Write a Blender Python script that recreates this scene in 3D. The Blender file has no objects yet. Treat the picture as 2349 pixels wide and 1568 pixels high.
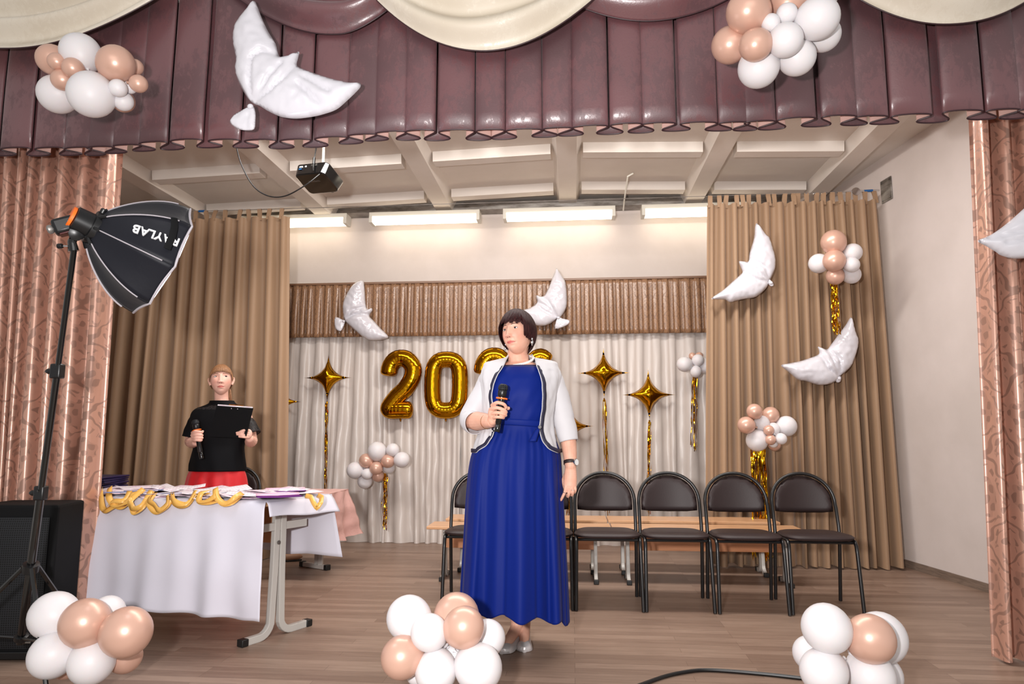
import bpy, math, random
import numpy as np
from mathutils import Vector, Matrix, noise as mnoise
from mathutils.geometry import delaunay_2d_cdt
R = math.radians
pi = math.pi
sc = bpy.context.scene
COL = sc.collection

# ------------------------------------------------------------------ camera
YAW, PITCH, ZC, FPX = 5.0, 7.5, 1.1, 1566.0
cd = bpy.data.cameras.new('camera')
cd.sensor_width = 36.0
cd.lens = 36.0 * FPX / 2349.0
cd.clip_start = 0.02
cam = bpy.data.objects.new('camera', cd)
COL.objects.link(cam)
cam.location = (0, 0, ZC)
cam.rotation_euler = (R(90 + PITCH), 0, R(YAW))
sc.camera = cam

# ------------------------------------------------------------------ world, lights, exposure
w = bpy.data.worlds.new('world')
sc.world = w
w.use_nodes = True
bgn = w.node_tree.nodes['Background']
bgn.inputs[0].default_value = (1.0, 0.97, 0.94, 1)
bgn.inputs[1].default_value = 0.50
sc.view_settings.view_transform = 'Standard'
sc.view_settings.look = 'None'
sc.view_settings.gamma = 1
sc.view_settings.use_curve_mapping = False
sc.view_settings.exposure = 0.0


def area(name, loc, target, size, power, color=(1, 1, 1), size_y=None, spread=180):
    l = bpy.data.lights.new(name, 'AREA')
    l.energy = power
    l.color = color
    l.size = size
    if size_y:
        l.shape = 'RECTANGLE'
        l.size_y = size_y
    l.spread = R(spread)
    o = bpy.data.objects.new(name, l)
    COL.objects.link(o)
    o.location = loc
    d = Vector(target) - Vector(loc)
    o.rotation_euler = d.to_track_quat('-Z', 'Y').to_euler()
    return o


area('flash_light', (-0.45, -0.10, 1.30), (-0.1, 5.0, 1.9), 0.14, 98, (1.0, 0.97, 0.96), spread=150)
area('hall_ceiling_light', (0.3, -3.4, 3.6), (0.1, 4.5, 1.3), 5.0, 85, (1.0, 0.96, 0.92), 2.5)
area('stage_fill_light', (-0.3, 4.35, 3.36), (-0.3, 5.3, 0.9), 4.2, 125, (1.0, 0.955, 0.91), 0.35)  # added unseen fill lamp behind the valance, brightens the rear of the stage


# ------------------------------------------------------------------ pixel -> place helpers (photo frame 2349 x 1568)
_a, _t = R(YAW), R(PITCH)
FW = Vector((-math.sin(_a) * math.cos(_t), math.cos(_a) * math.cos(_t), math.sin(_t)))
RT = Vector((math.cos(_a), math.sin(_a), 0))
UP = Vector((math.sin(_a) * math.sin(_t), -math.cos(_a) * math.sin(_t), math.cos(_t)))


def at(px, py, Y):
    r = RT * ((px - 1174.5) / FPX) - UP * ((py - 784) / FPX) + FW
    t = Y / r.y
    return Vector((r.x * t, Y, ZC + r.z * t))


def ground(px, py, z=0.0):
    r = RT * ((px - 1174.5) / FPX) - UP * ((py - 784) / FPX) + FW
    t = (z - ZC) / r.z
    return Vector((r.x * t, r.y * t, z))


def dep(p):
    return (p - Vector((0, 0, ZC))).dot(FW)


# ------------------------------------------------------------------ object helpers
def tag(o, label=None, cat=None, group=None, kind=None):
    if label: o['label'] = label
    if cat: o['category'] = cat
    if group: o['group'] = group
    if kind: o['kind'] = kind
    return o


def empty(name, loc=(0, 0, 0), rz=0.0, label=None, cat=None, group=None):
    o = bpy.data.objects.new(name, None)
    COL.objects.link(o)
    o.location = loc
    o.rotation_euler = (0, 0, rz)
    o.empty_display_size = 0.05
    return tag(o, label, cat, group)


def copy_tree(o, parent=None):
    c = o.copy()
    COL.objects.link(c)
    if parent: c.parent = parent
    for ch in list(o.children): copy_tree(ch, c)
    return c


def frame_of(d, up=(0, 0, 1)):
    d = Vector(d).normalized()
    u = Vector(up)
    if abs(d.dot(u)) > 0.97: u = Vector((0, 1, 0)) if abs(d.y) < 0.9 else Vector((1, 0, 0))
    s = d.cross(u).normalized()
    return s, s.cross(d).normalized(), d


class MB:
    """collects shapes into one mesh"""

    def __init__(s):
        s.v = []; s.f = []; s.uv = {}; s.mi = []

    def add(s, vs, fs, mi=0, uvs=None):
        n = len(s.v)
        s.v.extend([tuple(p) for p in vs])
        for f in fs:
            s.f.append(tuple(i + n for i in f)); s.mi.append(mi)
        if uvs is not None:
            for i, q in enumerate(uvs): s.uv[n + i] = q
        return s

    def box(s, c, size, rot=None, mi=0):
        x, y, z = [k / 2 for k in size]
        m = rot if rot is not None else Matrix.Identity(3)
        c = Vector(c)
        vs = [c + m @ Vector((a, b, d)) for a in (-x, x) for b in (-y, y) for d in (-z, z)]
        fs = [(0, 1, 3, 2), (4, 6, 7, 5), (0, 4, 5, 1), (2, 3, 7, 6), (0, 2, 6, 4), (1, 5, 7, 3)]
        return s.add(vs, fs, mi)

    def hexa(s, pts, mi=0):
        return s.add(pts, [(0, 1, 3, 2), (4, 6, 7, 5), (0, 4, 5, 1), (2, 3, 7, 6), (0, 2, 6, 4), (1, 5, 7, 3)], mi)

    def tube(s, pts, r, n=10, mi=0, closed=False, flat=None, caps=True, up=(0, 0, 1)):
        """flat: (a,b) scales of the section along side/up"""
        pts = [Vector(p) for p in pts]
        k = len(pts)
        rr = r if hasattr(r, '__len__') else [r] * k
        fa, fb = flat if flat else (1, 1)
        vs = []; prev = None
        for i, p in enumerate(pts):
            if closed: t = pts[(i + 1) % k] - pts[i - 1]
            else: t = pts[min(i + 1, k - 1)] - pts[max(i - 1, 0)]
            if t.length < 1e-9: t = Vector((0, 0, 1))
            t.normalize()
            if prev is None:
                sd, u, _ = frame_of(t, up)
            else:
                u = (prev - t * prev.dot(t))
                if u.length < 1e-6: sd, u, _ = frame_of(t, up)
                u.normalize()
                sd = t.cross(u).normalized()
            prev = u
            for j in range(n):
                a = 2 * pi * j / n
                vs.append(p + sd * (math.cos(a) * rr[i] * fa) + u * (math.sin(a) * rr[i] * fb))
        fs = []
        m = k if closed else k - 1
        for i in range(m):
            for j in range(n):
                a = i * n + j; b = i * n + (j + 1) % n
                c = ((i + 1) % k) * n + (j + 1) % n; d = ((i + 1) % k) * n + j
                fs.append((a, b, c, d))
        if caps and not closed:
            fs.append(tuple(range(n - 1, -1, -1)))
            fs.append(tuple((k - 1) * n + j for j in range(n)))
        return s.add(vs, fs, mi)

    def lathe(s, prof, origin=(0, 0, 0), axis=(0, 0, 1), n=24, mi=0, scale=(1, 1)):
        """prof: list of (radius, height along axis)"""
        sd, u, d = frame_of(axis)
        o = Vector(origin)
        vs = []
        for (r, h) in prof:
            for j in range(n):
                a = 2 * pi * j / n
                vs.append(o + d * h + sd * (math.cos(a) * r * scale[0]) + u * (math.sin(a) * r * scale[1]))
        fs = []
        for i in range(len(prof) - 1):
            for j in range(n):
                fs.append((i * n + j, i * n + (j + 1) % n, (i + 1) * n + (j + 1) % n, (i + 1) * n + j))
        fs.append(tuple(range(n - 1, -1, -1)))
        fs.append(tuple((len(prof) - 1) * n + j for j in range(n)))
        return s.add(vs, fs, mi)

    def ball(s, c, r, n=16, m=10, rot=None, mi=0):
        rx, ry, rz = r if hasattr(r, '__len__') else (r, r, r)
        c = Vector(c); mt = rot if rot is not None else Matrix.Identity(3)
        vs = [c + mt @ Vector((0, 0, -rz))]
        for i in range(1, m):
            t = -pi / 2 + pi * i / m
            for j in range(n):
                a = 2 * pi * j / n
                vs.append(c + mt @ Vector((math.cos(t) * math.cos(a) * rx, math.cos(t) * math.sin(a) * ry, math.sin(t) * rz)))
        vs.append(c + mt @ Vector((0, 0, rz)))
        fs = [(0, 1 + (j + 1) % n, 1 + j) for j in range(n)]
        for i in range(m - 2):
            for j in range(n):
                a = 1 + i * n
                fs.append((a + j, a + (j + 1) % n, a + n + (j + 1) % n, a + n + j))
        L = len(vs) - 1; a = 1 + (m - 2) * n
        fs += [(L, a + j, a + (j + 1) % n) for j in range(n)]
        return s.add(vs, fs, mi)

    def grid(s, fn, nu, nv, mi=0, wrap=False, uvfn=None, mifn=None):
        vs = []; uvs = []
        for i in range(nv + 1):
            for j in range(nu if wrap else nu + 1):
                p = fn(j / nu, i / nv)
                vs.append(p)
                if uvfn: uvs.append(uvfn(j / nu, i / nv))
        w_ = nu if wrap else nu + 1
        n0 = len(s.v)
        s.v.extend([tuple(p) for p in vs])
        if uvfn:
            for i, q in enumerate(uvs): s.uv[n0 + i] = q
        for i in range(nv):
            for j in range(nu):
                a = i * w_ + j; b = i * w_ + (j + 1) % w_ if wrap else a + 1
                s.f.append((n0 + a, n0 + b, n0 + b + w_, n0 + a + w_))
                s.mi.append(mifn(j, i) if mifn else mi)
        return s

    def prism(s, outline, z0, z1, fn=None, mi=0):
        n = len(outline)
        f = fn or (lambda x, y, z: (x, y, z))
        vs = [f(x, y, z0) for x, y in outline] + [f(x, y, z1) for x, y in outline]
        fs = [tuple(range(n - 1, -1, -1)), tuple(range(n, 2 * n))]
        fs += [(i, (i + 1) % n, n + (i + 1) % n, n + i) for i in range(n)]
        return s.add(vs, fs, mi)

    def build(s, name, mats, parent=None, smooth=True, ang=40, bevel=0, solid=0, subs=0, solid_mat=0):
        me = bpy.data.meshes.new(name)
        me.from_pydata(s.v, [], s.f)
        me.validate(clean_customdata=False)
        if not isinstance(mats, (list, tuple)): mats = [mats]
        for m in mats: me.materials.append(m)
        if len(mats) > 1 and len(me.polygons) == len(s.mi):
            me.polygons.foreach_set('material_index', [min(x, len(mats) - 1) for x in s.mi])
        if s.uv:
            ul = me.uv_layers.new(name='UVMap')
            li = np.zeros(len(me.loops), dtype=np.int32)
            me.loops.foreach_get('vertex_index', li)
            arr = np.zeros((len(me.vertices), 2))
            for k, q in s.uv.items(): arr[k] = q
            ul.data.foreach_set('uv', arr[li].ravel())
        if smooth:
            me.polygons.foreach_set('use_smooth', [True] * len(me.polygons))
            if ang < 180: me.set_sharp_from_angle(angle=R(ang))
        me.update()
        o = bpy.data.objects.new(name, me)
        COL.objects.link(o)
        if parent: o.parent = parent
        if bevel:
            b = o.modifiers.new('bevel', 'BEVEL'); b.width = bevel; b.segments = 2; b.limit_method = 'ANGLE'
        if subs:
            b = o.modifiers.new('sub', 'SUBSURF'); b.levels = subs; b.render_levels = subs
        if solid:
            b = o.modifiers.new('solid', 'SOLIDIFY'); b.thickness = abs(solid); b.offset = -1 if solid > 0 else 1
            b.material_offset = solid_mat; b.material_offset_rim = solid_mat
        return o


# ------------------------------------------------------------------ node helpers
class N:
    """small expression language over math nodes"""
    tree = None

    def __init__(s, sock): s.s = sock

    @staticmethod
    def m(op, a, b=None, c=None):
        n = N.tree.nodes.new('ShaderNodeMath'); n.operation = op
        for i, x in enumerate((a, b, c)):
            if x is None: continue
            if isinstance(x, N): N.tree.links.new(x.s, n.inputs[i])
            else: n.inputs[i].default_value = x
        return N(n.outputs[0])

    def __add__(s, o): return N.m('ADD', s, o)
    __radd__ = __add__
    def __mul__(s, o): return N.m('MULTIPLY', s, o)
    __rmul__ = __mul__
    def __sub__(s, o): return N.m('SUBTRACT', s, o)
    def __rsub__(s, o): return N.m('SUBTRACT', o, s)
    def sin(s): return N.m('SINE', s)
    def cos(s): return N.m('COSINE', s)
    def abs(s): return N.m('ABSOLUTE', s)
    def gt(s, o): return N.m('GREATER_THAN', s, o)
    def max(s, o): return N.m('MAXIMUM', s, o)
    def min(s, o): return N.m('MINIMUM', s, o)
    def clamp(s): return N.m('MINIMUM', N.m('MAXIMUM', s, 0.0), 1.0)

    def step(s, lo, hi):
        n = N.tree.nodes.new('ShaderNodeMapRange'); n.interpolation_type = 'SMOOTHSTEP'
        N.tree.links.new(s.s, n.inputs[0])
        n.inputs[1].default_value = lo; n.inputs[2].default_value = hi
        return N(n.outputs[0])


def lin(c):
    if isinstance(c, str):
        c = [int(c[i:i + 2], 16) for i in (0, 2, 4)]
    r = []
    for x in c:
        x = x / 255
        r.append(x / 12.92 if x <= 0.04045 else ((x + 0.055) / 1.055) ** 2.4)
    return (*r, 1)


def mat(name, col, rough=0.5, metal=0.0, spec=0.5, emit=None, es=0, sss=0, alpha=None, trans=0, coat=0, sheen=0, extra=None, aniso=0):
    m = bpy.data.materials.new(name)
    m.use_nodes = True
    t = m.node_tree
    b = t.nodes['Principled BSDF']
    b.inputs['Base Color'].default_value = lin(col)
    b.inputs['Roughness'].default_value = rough
    b.inputs['Metallic'].default_value = metal
    b.inputs['Specular IOR Level'].default_value = spec
    if emit:
        b.inputs['Emission Color'].default_value = lin(emit); b.inputs['Emission Strength'].default_value = es
    if sss:
        b.inputs['Subsurface Weight'].default_value = sss
        b.inputs['Subsurface Radius'].default_value = (0.012, 0.005, 0.003)
        b.inputs['Subsurface Scale'].default_value = 1.0
    if alpha is not None: b.inputs['Alpha'].default_value = alpha
    if trans: b.inputs['Transmission Weight'].default_value = trans
    if coat: b.inputs['Coat Weight'].default_value = coat; b.inputs['Coat Roughness'].default_value = 0.1
    if sheen: b.inputs['Sheen Weight'].default_value = sheen
    if aniso: b.inputs['Anisotropic'].default_value = aniso
    if extra: extra(t, b)
    return m


def link(t, a, b): t.links.new(a, b)


def coords(t, kind='Object', scale=(1, 1, 1), rot=(0, 0, 0)):
    tc = t.nodes.new('ShaderNodeTexCoord'); mp = t.nodes.new('ShaderNodeMapping')
    mp.inputs['Scale'].default_value = scale; mp.inputs['Rotation'].default_value = rot
    link(t, tc.outputs[kind], mp.inputs[0])
    return mp.outputs[0]


def noise_tex(t, co, scale, detail=4, rough=0.5, dist=0):
    n = t.nodes.new('ShaderNodeTexNoise')
    n.inputs['Scale'].default_value = scale; n.inputs['Detail'].default_value = detail
    n.inputs['Roughness'].default_value = rough; n.inputs['Distortion'].default_value = dist
    link(t, co, n.inputs['Vector'])
    return n.outputs[0]


def ramp(t, fac, stops):
    r = t.nodes.new('ShaderNodeValToRGB')
    link(t, fac, r.inputs[0])
    e = r.color_ramp.elements
    while len(e) < len(stops): e.new(0.5)
    for k, (p, c) in zip(e, stops):
        k.position = p; k.color = lin(c) if not isinstance(c, float) else (c, c, c, 1)
    return r.outputs[0]


def bump(t, b, h, strength=0.3, dist=0.01):
    n = t.nodes.new('ShaderNodeBump')
    n.inputs['Strength'].default_value = strength; n.inputs['Distance'].default_value = dist
    link(t, h, n.inputs['Height']); link(t, n.outputs[0], b.inputs['Normal'])


def mixc(t, fac, a, b):
    n = t.nodes.new('ShaderNodeMix'); n.data_type = 'RGBA'
    if hasattr(fac, 'node'): link(t, fac, n.inputs[0])
    elif isinstance(fac, N): link(t, fac.s, n.inputs[0])
    else: n.inputs[0].default_value = fac
    for k, x in ((6, a), (7, b)):
        if hasattr(x, 'node'): link(t, x, n.inputs[k])
        else: n.inputs[k].default_value = lin(x)
    return n.outputs[2]


# ------------------------------------------------------------------ materials
def mottle(c1, c2, scale=3, sx=(1, 1, 1), bs=0.0, bd=0.004, bscale=60, lo=.35, hi=.65, kind='Object'):
    def f(t, b):
        co = coords(t, kind, sx)
        n = noise_tex(t, co, scale, 6, 0.6)
        link(t, ramp(t, n, [(lo, c1), (hi, c2)]), b.inputs['Base Color'])
        if bs: bump(t, b, noise_tex(t, co, bscale, 4), bs, bd)
    return f


def wall_x(t, b):
    co = coords(t)
    n = noise_tex(t, co, 1.3, 5, 0.55)
    c = ramp(t, n, [(.35, (204, 193, 187)), (.65, (216, 205, 200))])
    n2 = noise_tex(t, co, 9, 6, 0.75, 1.0)
    N.tree = t
    c = mixc(t, N(n2).step(0.745, 0.765), c, (196, 168, 132))
    link(t, c, b.inputs['Base Color'])
    bump(t, b, noise_tex(t, co, 35, 5), 0.12, 0.004)


def floor_x(t, b):
    co = coords(t)
    br = t.nodes.new('ShaderNodeTexBrick')
    link(t, co, br.inputs['Vector'])
    br.inputs['Scale'].default_value = 1
    br.inputs['Brick Width'].default_value = 0.85
    br.inputs['Row Height'].default_value = 0.068
    br.inputs['Mortar Size'].default_value = 0.0009
    br.inputs['Mortar Smooth'].default_value = 0.3
    br.inputs['Bias'].default_value = 0.0
    br.offset = 0.37; br.offset_frequency = 3
    br.inputs['Color1'].default_value = lin((160, 137, 122))
    br.inputs['Color2'].default_value = lin((136, 113, 99))
    br.inputs['Mortar'].default_value = lin((104, 84, 72))
    g = noise_tex(t, coords(t, 'Object', (1.2, 14, 1)), 3.0, 8, 0.7, 0.6)
    mx = t.nodes.new('ShaderNodeMix'); mx.data_type = 'RGBA'; mx.blend_type = 'MULTIPLY'
    mx.inputs[0].default_value = 0.75
    link(t, br.outputs[0], mx.inputs[6])
    link(t, ramp(t, g, [(.3, (205, 196, 190)), (.7, (255, 253, 250))]), mx.inputs[7])
    link(t, mx.outputs[2], b.inputs['Base Color'])
    bump(t, b, g, 0.06, 0.002)




def damask(c_base, c_pat, pu=0.40, pv=0.42, soft=0.06):
    def f(t, b):
        N.tree = t
        tc = t.nodes.new('ShaderNodeUVMap')
        sx = t.nodes.new('ShaderNodeSeparateXYZ')
        nz = t.nodes.new('ShaderNodeTexNoise'); nz.inputs['Scale'].default_value = 7; nz.inputs['Detail'].default_value = 1.5
        link(t, tc.outputs[0], nz.inputs['Vector'])
        sv = t.nodes.new('ShaderNodeSeparateColor')
        link(t, nz.outputs['Color'], sv.inputs[0])
        link(t, tc.outputs[0], sx.inputs[0])
        u0 = N(sx.outputs[0]) * (1 / pu); v0 = N(sx.outputs[1]) * (1 / pv)
        u = u0 + (N(sv.outputs[0]) - 0.5) * 0.24
        v = v0 + (N(sv.outputs[1]) - 0.5) * 0.24
        T = 2 * pi
        fu = (u * T).cos(); fv = (v * T).cos()
        s = fu + fv
        # ogee stems
        band = 1.0 - ((s - 0.12 * (v * T * 5).sin()).abs()).step(0.10, 0.16)
        # leaf rows hugging the stems
        leaf = ((u * T * 3 + (v * T * 2).sin() * 1.3).sin() * (v * T * 4).cos()).step(0.32, 0.42)
        ring = 1.0 - ((s.abs() - 0.62).abs()).step(0.16, 0.24)
        leaves = leaf * ring
        # palmette medallions
        w1 = (s.abs() - 1.25 - 0.28 * (u * T * 6 + v * T * 3).sin() * (v * T * 5).cos()).step(0.0, 0.07)
        core = ((u * T * 5).cos() * (v * T * 5).cos()).step(0.15, 0.3)
        med = w1 * (0.35 + core * 0.65)
        curl = (((u * T * 4).sin() * 0.8 + (v * T * 3 + (u * T * 2).cos() * 2.2).sin()).abs() - 0.15)
        curls = (1.0 - curl.step(0.0, 0.12)) * ring
        p = band.max(leaves).max(med).max(curls * 0.8).clamp()
        c = mixc(t, p, c_base, c_pat)
        link(t, c, b.inputs['Base Color'])
        rr = 0.29 + p * 0.14
        link(t, rr.s, b.inputs['Roughness'])
        bump(t, b, p.s, 0.15, 0.001)
    return f


def crushed(c1, c2, c3):
    def f(t, b):
        N.tree = t
        co = coords(t, 'Object')
        n = noise_tex(t, coords(t, 'Object', (1, 1, .55)), 30, 7, 0.75, 0.5)
        n2 = noise_tex(t, co, 2.1, 3, 0.5)
        n3 = noise_tex(t, co, 120, 3, 0.6)
        bc_ = ramp(t, n2, [(.35, c1), (.65, c2)])
        k = (N(n) + (N(n2) - 0.5) * 0.9).step(0.47, 0.56)
        link(t, mixc(t, k * 0.22, bc_, c3), b.inputs['Base Color'])  # crush patches: smoother cloth, with its lighter sheen put into the base colour
        link(t, (0.52 - k * 0.20).s, b.inputs['Roughness'])
        bump(t, b, (N(n3) + N(n) * 0.8).s, 0.22, 0.0022)
    return f


def weave(c1, c2, sc_=2.0, bs=0.1):
    def f(t, b):
        co = coords(t, 'Object')
        n = noise_tex(t, coords(t, 'Object', (1, 1, .15)), sc_, 4, 0.6)
        link(t, ramp(t, n, [(.3, c1), (.7, c2)]), b.inputs['Base Color'])
        bump(t, b, noise_tex(t, co, 260, 2), bs, 0.001)
    return f


def wood_x(c1, c2, sx=(1, 12, 12), s_=3):
    def f(t, b):
        g = noise_tex(t, coords(t, 'Object', sx), s_, 6, 0.6, 0.8)
        link(t, ramp(t, g, [(.3, c1), (.7, c2)]), b.inputs['Base Color'])
    return f


def crinkle(scale=14, st=0.25, d=0.006, sx=(1, 1, 1)):
    def f(t, b): bump(t, b, noise_tex(t, coords(t, 'Object', sx), scale, 3, 0.5, 0.4), st, d)
    return f


def mesh_holes(t, b):
    N.tree = t
    co = coords(t, 'Object', (420, 420, 420), (0, R(45), 0))
    s = t.nodes.new('ShaderNodeSeparateXYZ'); link(t, co, s.inputs[0])
    p = (N(s.outputs[0]) * 1.0).sin() * (N(s.outputs[2]) * 1.0).sin()
    link(t, mixc(t, p.step(0.1, 0.4), (34, 35, 38), (6, 6, 7)), b.inputs['Base Color'])
    bump(t, b, p.s, 0.12, 0.001)


def lace_x(t, b):
    N.tree = t
    v = t.nodes.new('ShaderNodeTexVoronoi'); v.inputs['Scale'].default_value = 75; v.feature = 'DISTANCE_TO_EDGE'
    link(t, coords(t), v.inputs['Vector'])
    n = noise_tex(t, coords(t), 40, 2)
    a = (1.0 - N(v.outputs[0]).step(0.06, 0.12)).max(N(n).step(0.5, 0.54)).max(0.45)
    link(t, a.s, b.inputs['Alpha'])


def sheet_x(t, b):
    N.tree = t
    co = coords(t, 'Object')
    s = t.nodes.new('ShaderNodeSeparateXYZ'); link(t, co, s.inputs[0])
    ln = (N(s.outputs[1]) * 380.0).sin().step(0.75, 0.95) * (N(s.outputs[0]).abs() * -1.0 + 0.085).step(0, 0.004)
    n = noise_tex(t, co, 30, 2)
    c = ramp(t, n, [(.42, (238, 234, 238)), (.62, (232, 212, 222))])
    link(t, mixc(t, ln * 0.28, c, (150, 130, 150)), b.inputs['Base Color'])


def flower_sheet_x(t, b):
    co = coords(t, 'Object')
    n = noise_tex(t, co, 26, 3, .6, 1.0)
    link(t, ramp(t, n, [(.40, (240, 236, 238)), (.55, (236, 205, 216)), (.63, (196, 168, 206)), (.70, (240, 236, 238))]), b.inputs['Base Color'])


def skin_x(t, b):
    N.tree = t
    a = t.nodes.new('ShaderNodeAttribute'); a.attribute_name = 'tint'
    n = noise_tex(t, coords(t), 25, 4, 0.6)
    mx = t.nodes.new('ShaderNodeMix'); mx.data_type = 'RGBA'; mx.blend_type = 'MULTIPLY'; mx.inputs[0].default_value = 1
    link(t, a.outputs['Color'], mx.inputs[6])
    link(t, ramp(t, n, [(.3, (245, 236, 232)), (.7, (255, 255, 255))]), mx.inputs[7])
    link(t, mx.outputs[2], b.inputs['Base Color'])


def hair_x(c1, c2):
    def f(t, b):
        g = noise_tex(t, coords(t, 'Object', (60, 60, 7)), 3.0, 5, 0.7, 0.3)
        link(t, ramp(t, g, [(.35, c1), (.68, c2)]), b.inputs['Base Color'])
        bump(t, b, g, 0.5, 0.002)
    return f


M = dict(
    wall=mat('wall_paint', (215, 205, 198), .8, extra=wall_x),
    ceil=mat('ceiling_paint', (214, 206, 196), .75, extra=mottle((216, 207, 198), (226, 218, 210), 1.1, bs=.08)),
    floor=mat('laminate', (150, 128, 112), .42, spec=.35, extra=floor_x),
    base=mat('baseboard_wood', (120, 104, 92), .5, extra=wood_x((104, 88, 78), (138, 120, 106), (3, 3, 30))),
    steel=mat('galvanised_steel', (150, 148, 144), .45, .8, extra=mottle((110, 104, 98), (176, 172, 168), 4, (1, 1, 4))),
    chrome=mat('chrome', (210, 210, 212), .18, 1.0),
    silver=mat('silver_metal', (200, 200, 200), .3, 1.0),
    plaster=mat('hall_plaster', (190, 180, 170), .85, extra=mottle((180, 170, 160), (200, 190, 180), 2)),
    valance=mat('brown_crushed_satin', (100, 62, 66), .4, spec=1.0, sheen=.15, extra=crushed((78, 44, 49), (98, 60, 65), (138, 92, 94))),
    lining=mat('pink_lining', (200, 160, 150), .7),
    piping=mat('dark_piping', (52, 26, 32), .5),
    cream=mat('cream_crushed_satin', (222, 208, 186), .42, spec=.6, extra=crushed((202, 190, 172), (214, 204, 188), (228, 220, 206))),
    brocade=mat('rose_brocade', (196, 142, 122), .33, metal=.35, spec=.9, extra=damask((200, 152, 132), (158, 120, 104))),
    beige=mat('beige_curtain_cloth', (160, 126, 96), .62, sheen=.2, extra=weave((147, 117, 90), (162, 131, 102))),
    pelmet=mat('bronze_satin', (150, 108, 78), .33, spec=.8, extra=damask((156, 118, 88), (126, 92, 68), .16, .2)),
    drape=mat('white_satin', (202, 192, 185), .36, spec=.7, extra=crinkle(9, .35, .012, (1, 1, .5))),
    cloth=mat('white_tablecloth', (208, 205, 216), .55, spec=.4, sheen=.2, extra=crinkle(5, .15, .01)),
    pinkcloth=mat('pink_tablecloth', (226, 178, 170), .42, spec=.6, extra=crinkle(16, .45, .012)),
    gold=mat('gold_foil', (196, 138, 16), .12, 1.0, extra=crinkle(22, .10, .004)),
    tinsel=mat('gold_tinsel', (214, 160, 28), .13, 1.0),
    dove=mat('white_foil', (214, 212, 219), .22, spec=.55, coat=.35, sss=0, extra=crinkle(12, .22, .008)),
    latex=mat('white_latex', (222, 218, 220), .42, spec=.35, sss=.15),
    rose=mat('rose_gold_latex', (212, 170, 151), .34, .25, spec=.6),
    tape=mat('clear_tape', (230, 225, 225), .2, spec=.6),
    black=mat('black_plastic', (14, 14, 16), .35),
    blackm=mat('black_matte', (10, 10, 12), .75, spec=.2),
    blackgloss=mat('black_gloss', (8, 8, 9), .12, coat=.5),
    grille=mat('speaker_grille', (22, 22, 24), .6, .1, spec=.3, extra=mesh_holes),
    soft=mat('softbox_cloth', (17, 18, 26), .55, spec=.25, sheen=.05, extra=crinkle(18, .2, .006)),
    greyrib=mat('grey_binding', (172, 166, 172), .6),
    whitetext=mat('white_print', (232, 232, 234), .6),
    diff=mat('softbox_diffuser', (250, 250, 255), .6, emit=(235, 240, 255), es=9),
    orange=mat('orange_rubber', (240, 110, 28), .45),
    tube=mat('lamp_tube_diffuser', (255, 250, 235), .4, emit=(255, 240, 214), es=5),
    enamel=mat('white_enamel', (224, 220, 208), .4),
    chairfr=mat('black_powdercoat', (20, 19, 20), .32, spec=.6),
    vinyl=mat('dark_brown_vinyl', (46, 34, 34), .48, spec=.35, extra=crinkle(150, .25, .0012)),
    benchw=mat('beech_laminate', (205, 158, 118), .3, extra=wood_x((196, 146, 106), (216, 172, 132))),
    benchp=mat('beech_panel', (190, 128, 88), .4, extra=wood_x((180, 118, 80), (200, 140, 98))),
    greym=mat('grey_enamel', (190, 186, 180), .35),
    rubber=mat('black_cap', (20, 20, 20), .5),
    paper=mat('printed_paper', (236, 232, 238), .6, extra=sheet_x),
    paper2=mat('floral_paper', (236, 228, 234), .6, extra=flower_sheet_x),
    paperpink=mat('pink_paper', (226, 180, 198), 1.0, spec=0),
    purple=mat('purple_card', (104, 52, 116), 1.0, spec=0),
    bluecard=mat('blue_card', (120, 130, 170), .5),
    ribbon=mat('gold_ribbon', (226, 172, 84), .35, spec=.6),
    navy=mat('navy_leatherette', (26, 26, 66), .35),
    skin=mat('skin', (226, 172, 150), .5, spec=.35, sss=.12, extra=skin_x),
    eye=mat('eye', (235, 230, 228), .2),
    iris=mat('iris', (70, 62, 58), .2),
    pupil=mat('pupil', (10, 9, 9), .1),
    lash=mat('lash', (52, 36, 32), .6),
    brow1=mat('brow_dark', (84, 58, 50), .8),
    brow2=mat('brow_light', (150, 108, 84), .8),
    hair1=mat('dark_burgundy_hair', (48, 24, 26), .5, spec=.12, extra=hair_x((26, 12, 14), (66, 34, 34))),
    hair2=mat('blonde_hair', (178, 134, 98), .42, spec=.45, extra=hair_x((112, 72, 44), (172, 126, 88))),
    dress=mat('royal_blue_cloth', (4, 29, 110), .6, spec=.14, sheen=.03, extra=crinkle(7, .3, .010, (1, 1, .35))),
    jacket=mat('white_jacket_cloth', (198, 195, 198), .7, sheen=.1, extra=crinkle(9, .45, .012, (1, 1, .45))),
    navytrim=mat('navy_trim', (28, 26, 52), .6),
    pearl=mat('pearl_white', (236, 230, 224), .3, coat=.3),
    leather=mat('brown_leather', (44, 30, 28), .5),
    dial=mat('watch_dial', (226, 226, 226), .25),
    shoe=mat('silver_white_leather', (212, 206, 206), .3, .35, extra=crinkle(60, .5, .004)),
    tan=mat('tan_leather', (190, 150, 120), .5),
    blouse=mat('black_blouse_cloth', (11, 11, 14), .75, spec=.15),
    lace=mat('black_lace', (22, 18, 20), .6, extra=lace_x),
    red=mat('red_cloth', (206, 14, 26), .6, sheen=.15),
    blueknob=mat('blue_plastic', (30, 90, 150), .4),
    flashred=mat('dark_red_plastic', (70, 12, 16), .3),
)

# ------------------------------------------------------------------ the stage
def struct(o):
    o['kind'] = 'structure'
    return o


YB = 7.12           # rear wall
XL, XR0 = -4.6, 0
# right wall runs slightly askew: through its two visible floor points
wr0 = ground(2080, 1300); wr1 = ground(2290, 1365)
wd = (wr1 - wr0).normalized()
wrB = wr0 + wd * ((YB - wr0.y) / wd.y)
wrF = wr0 + wd * ((3.55 - wr0.y) / wd.y)

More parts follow.
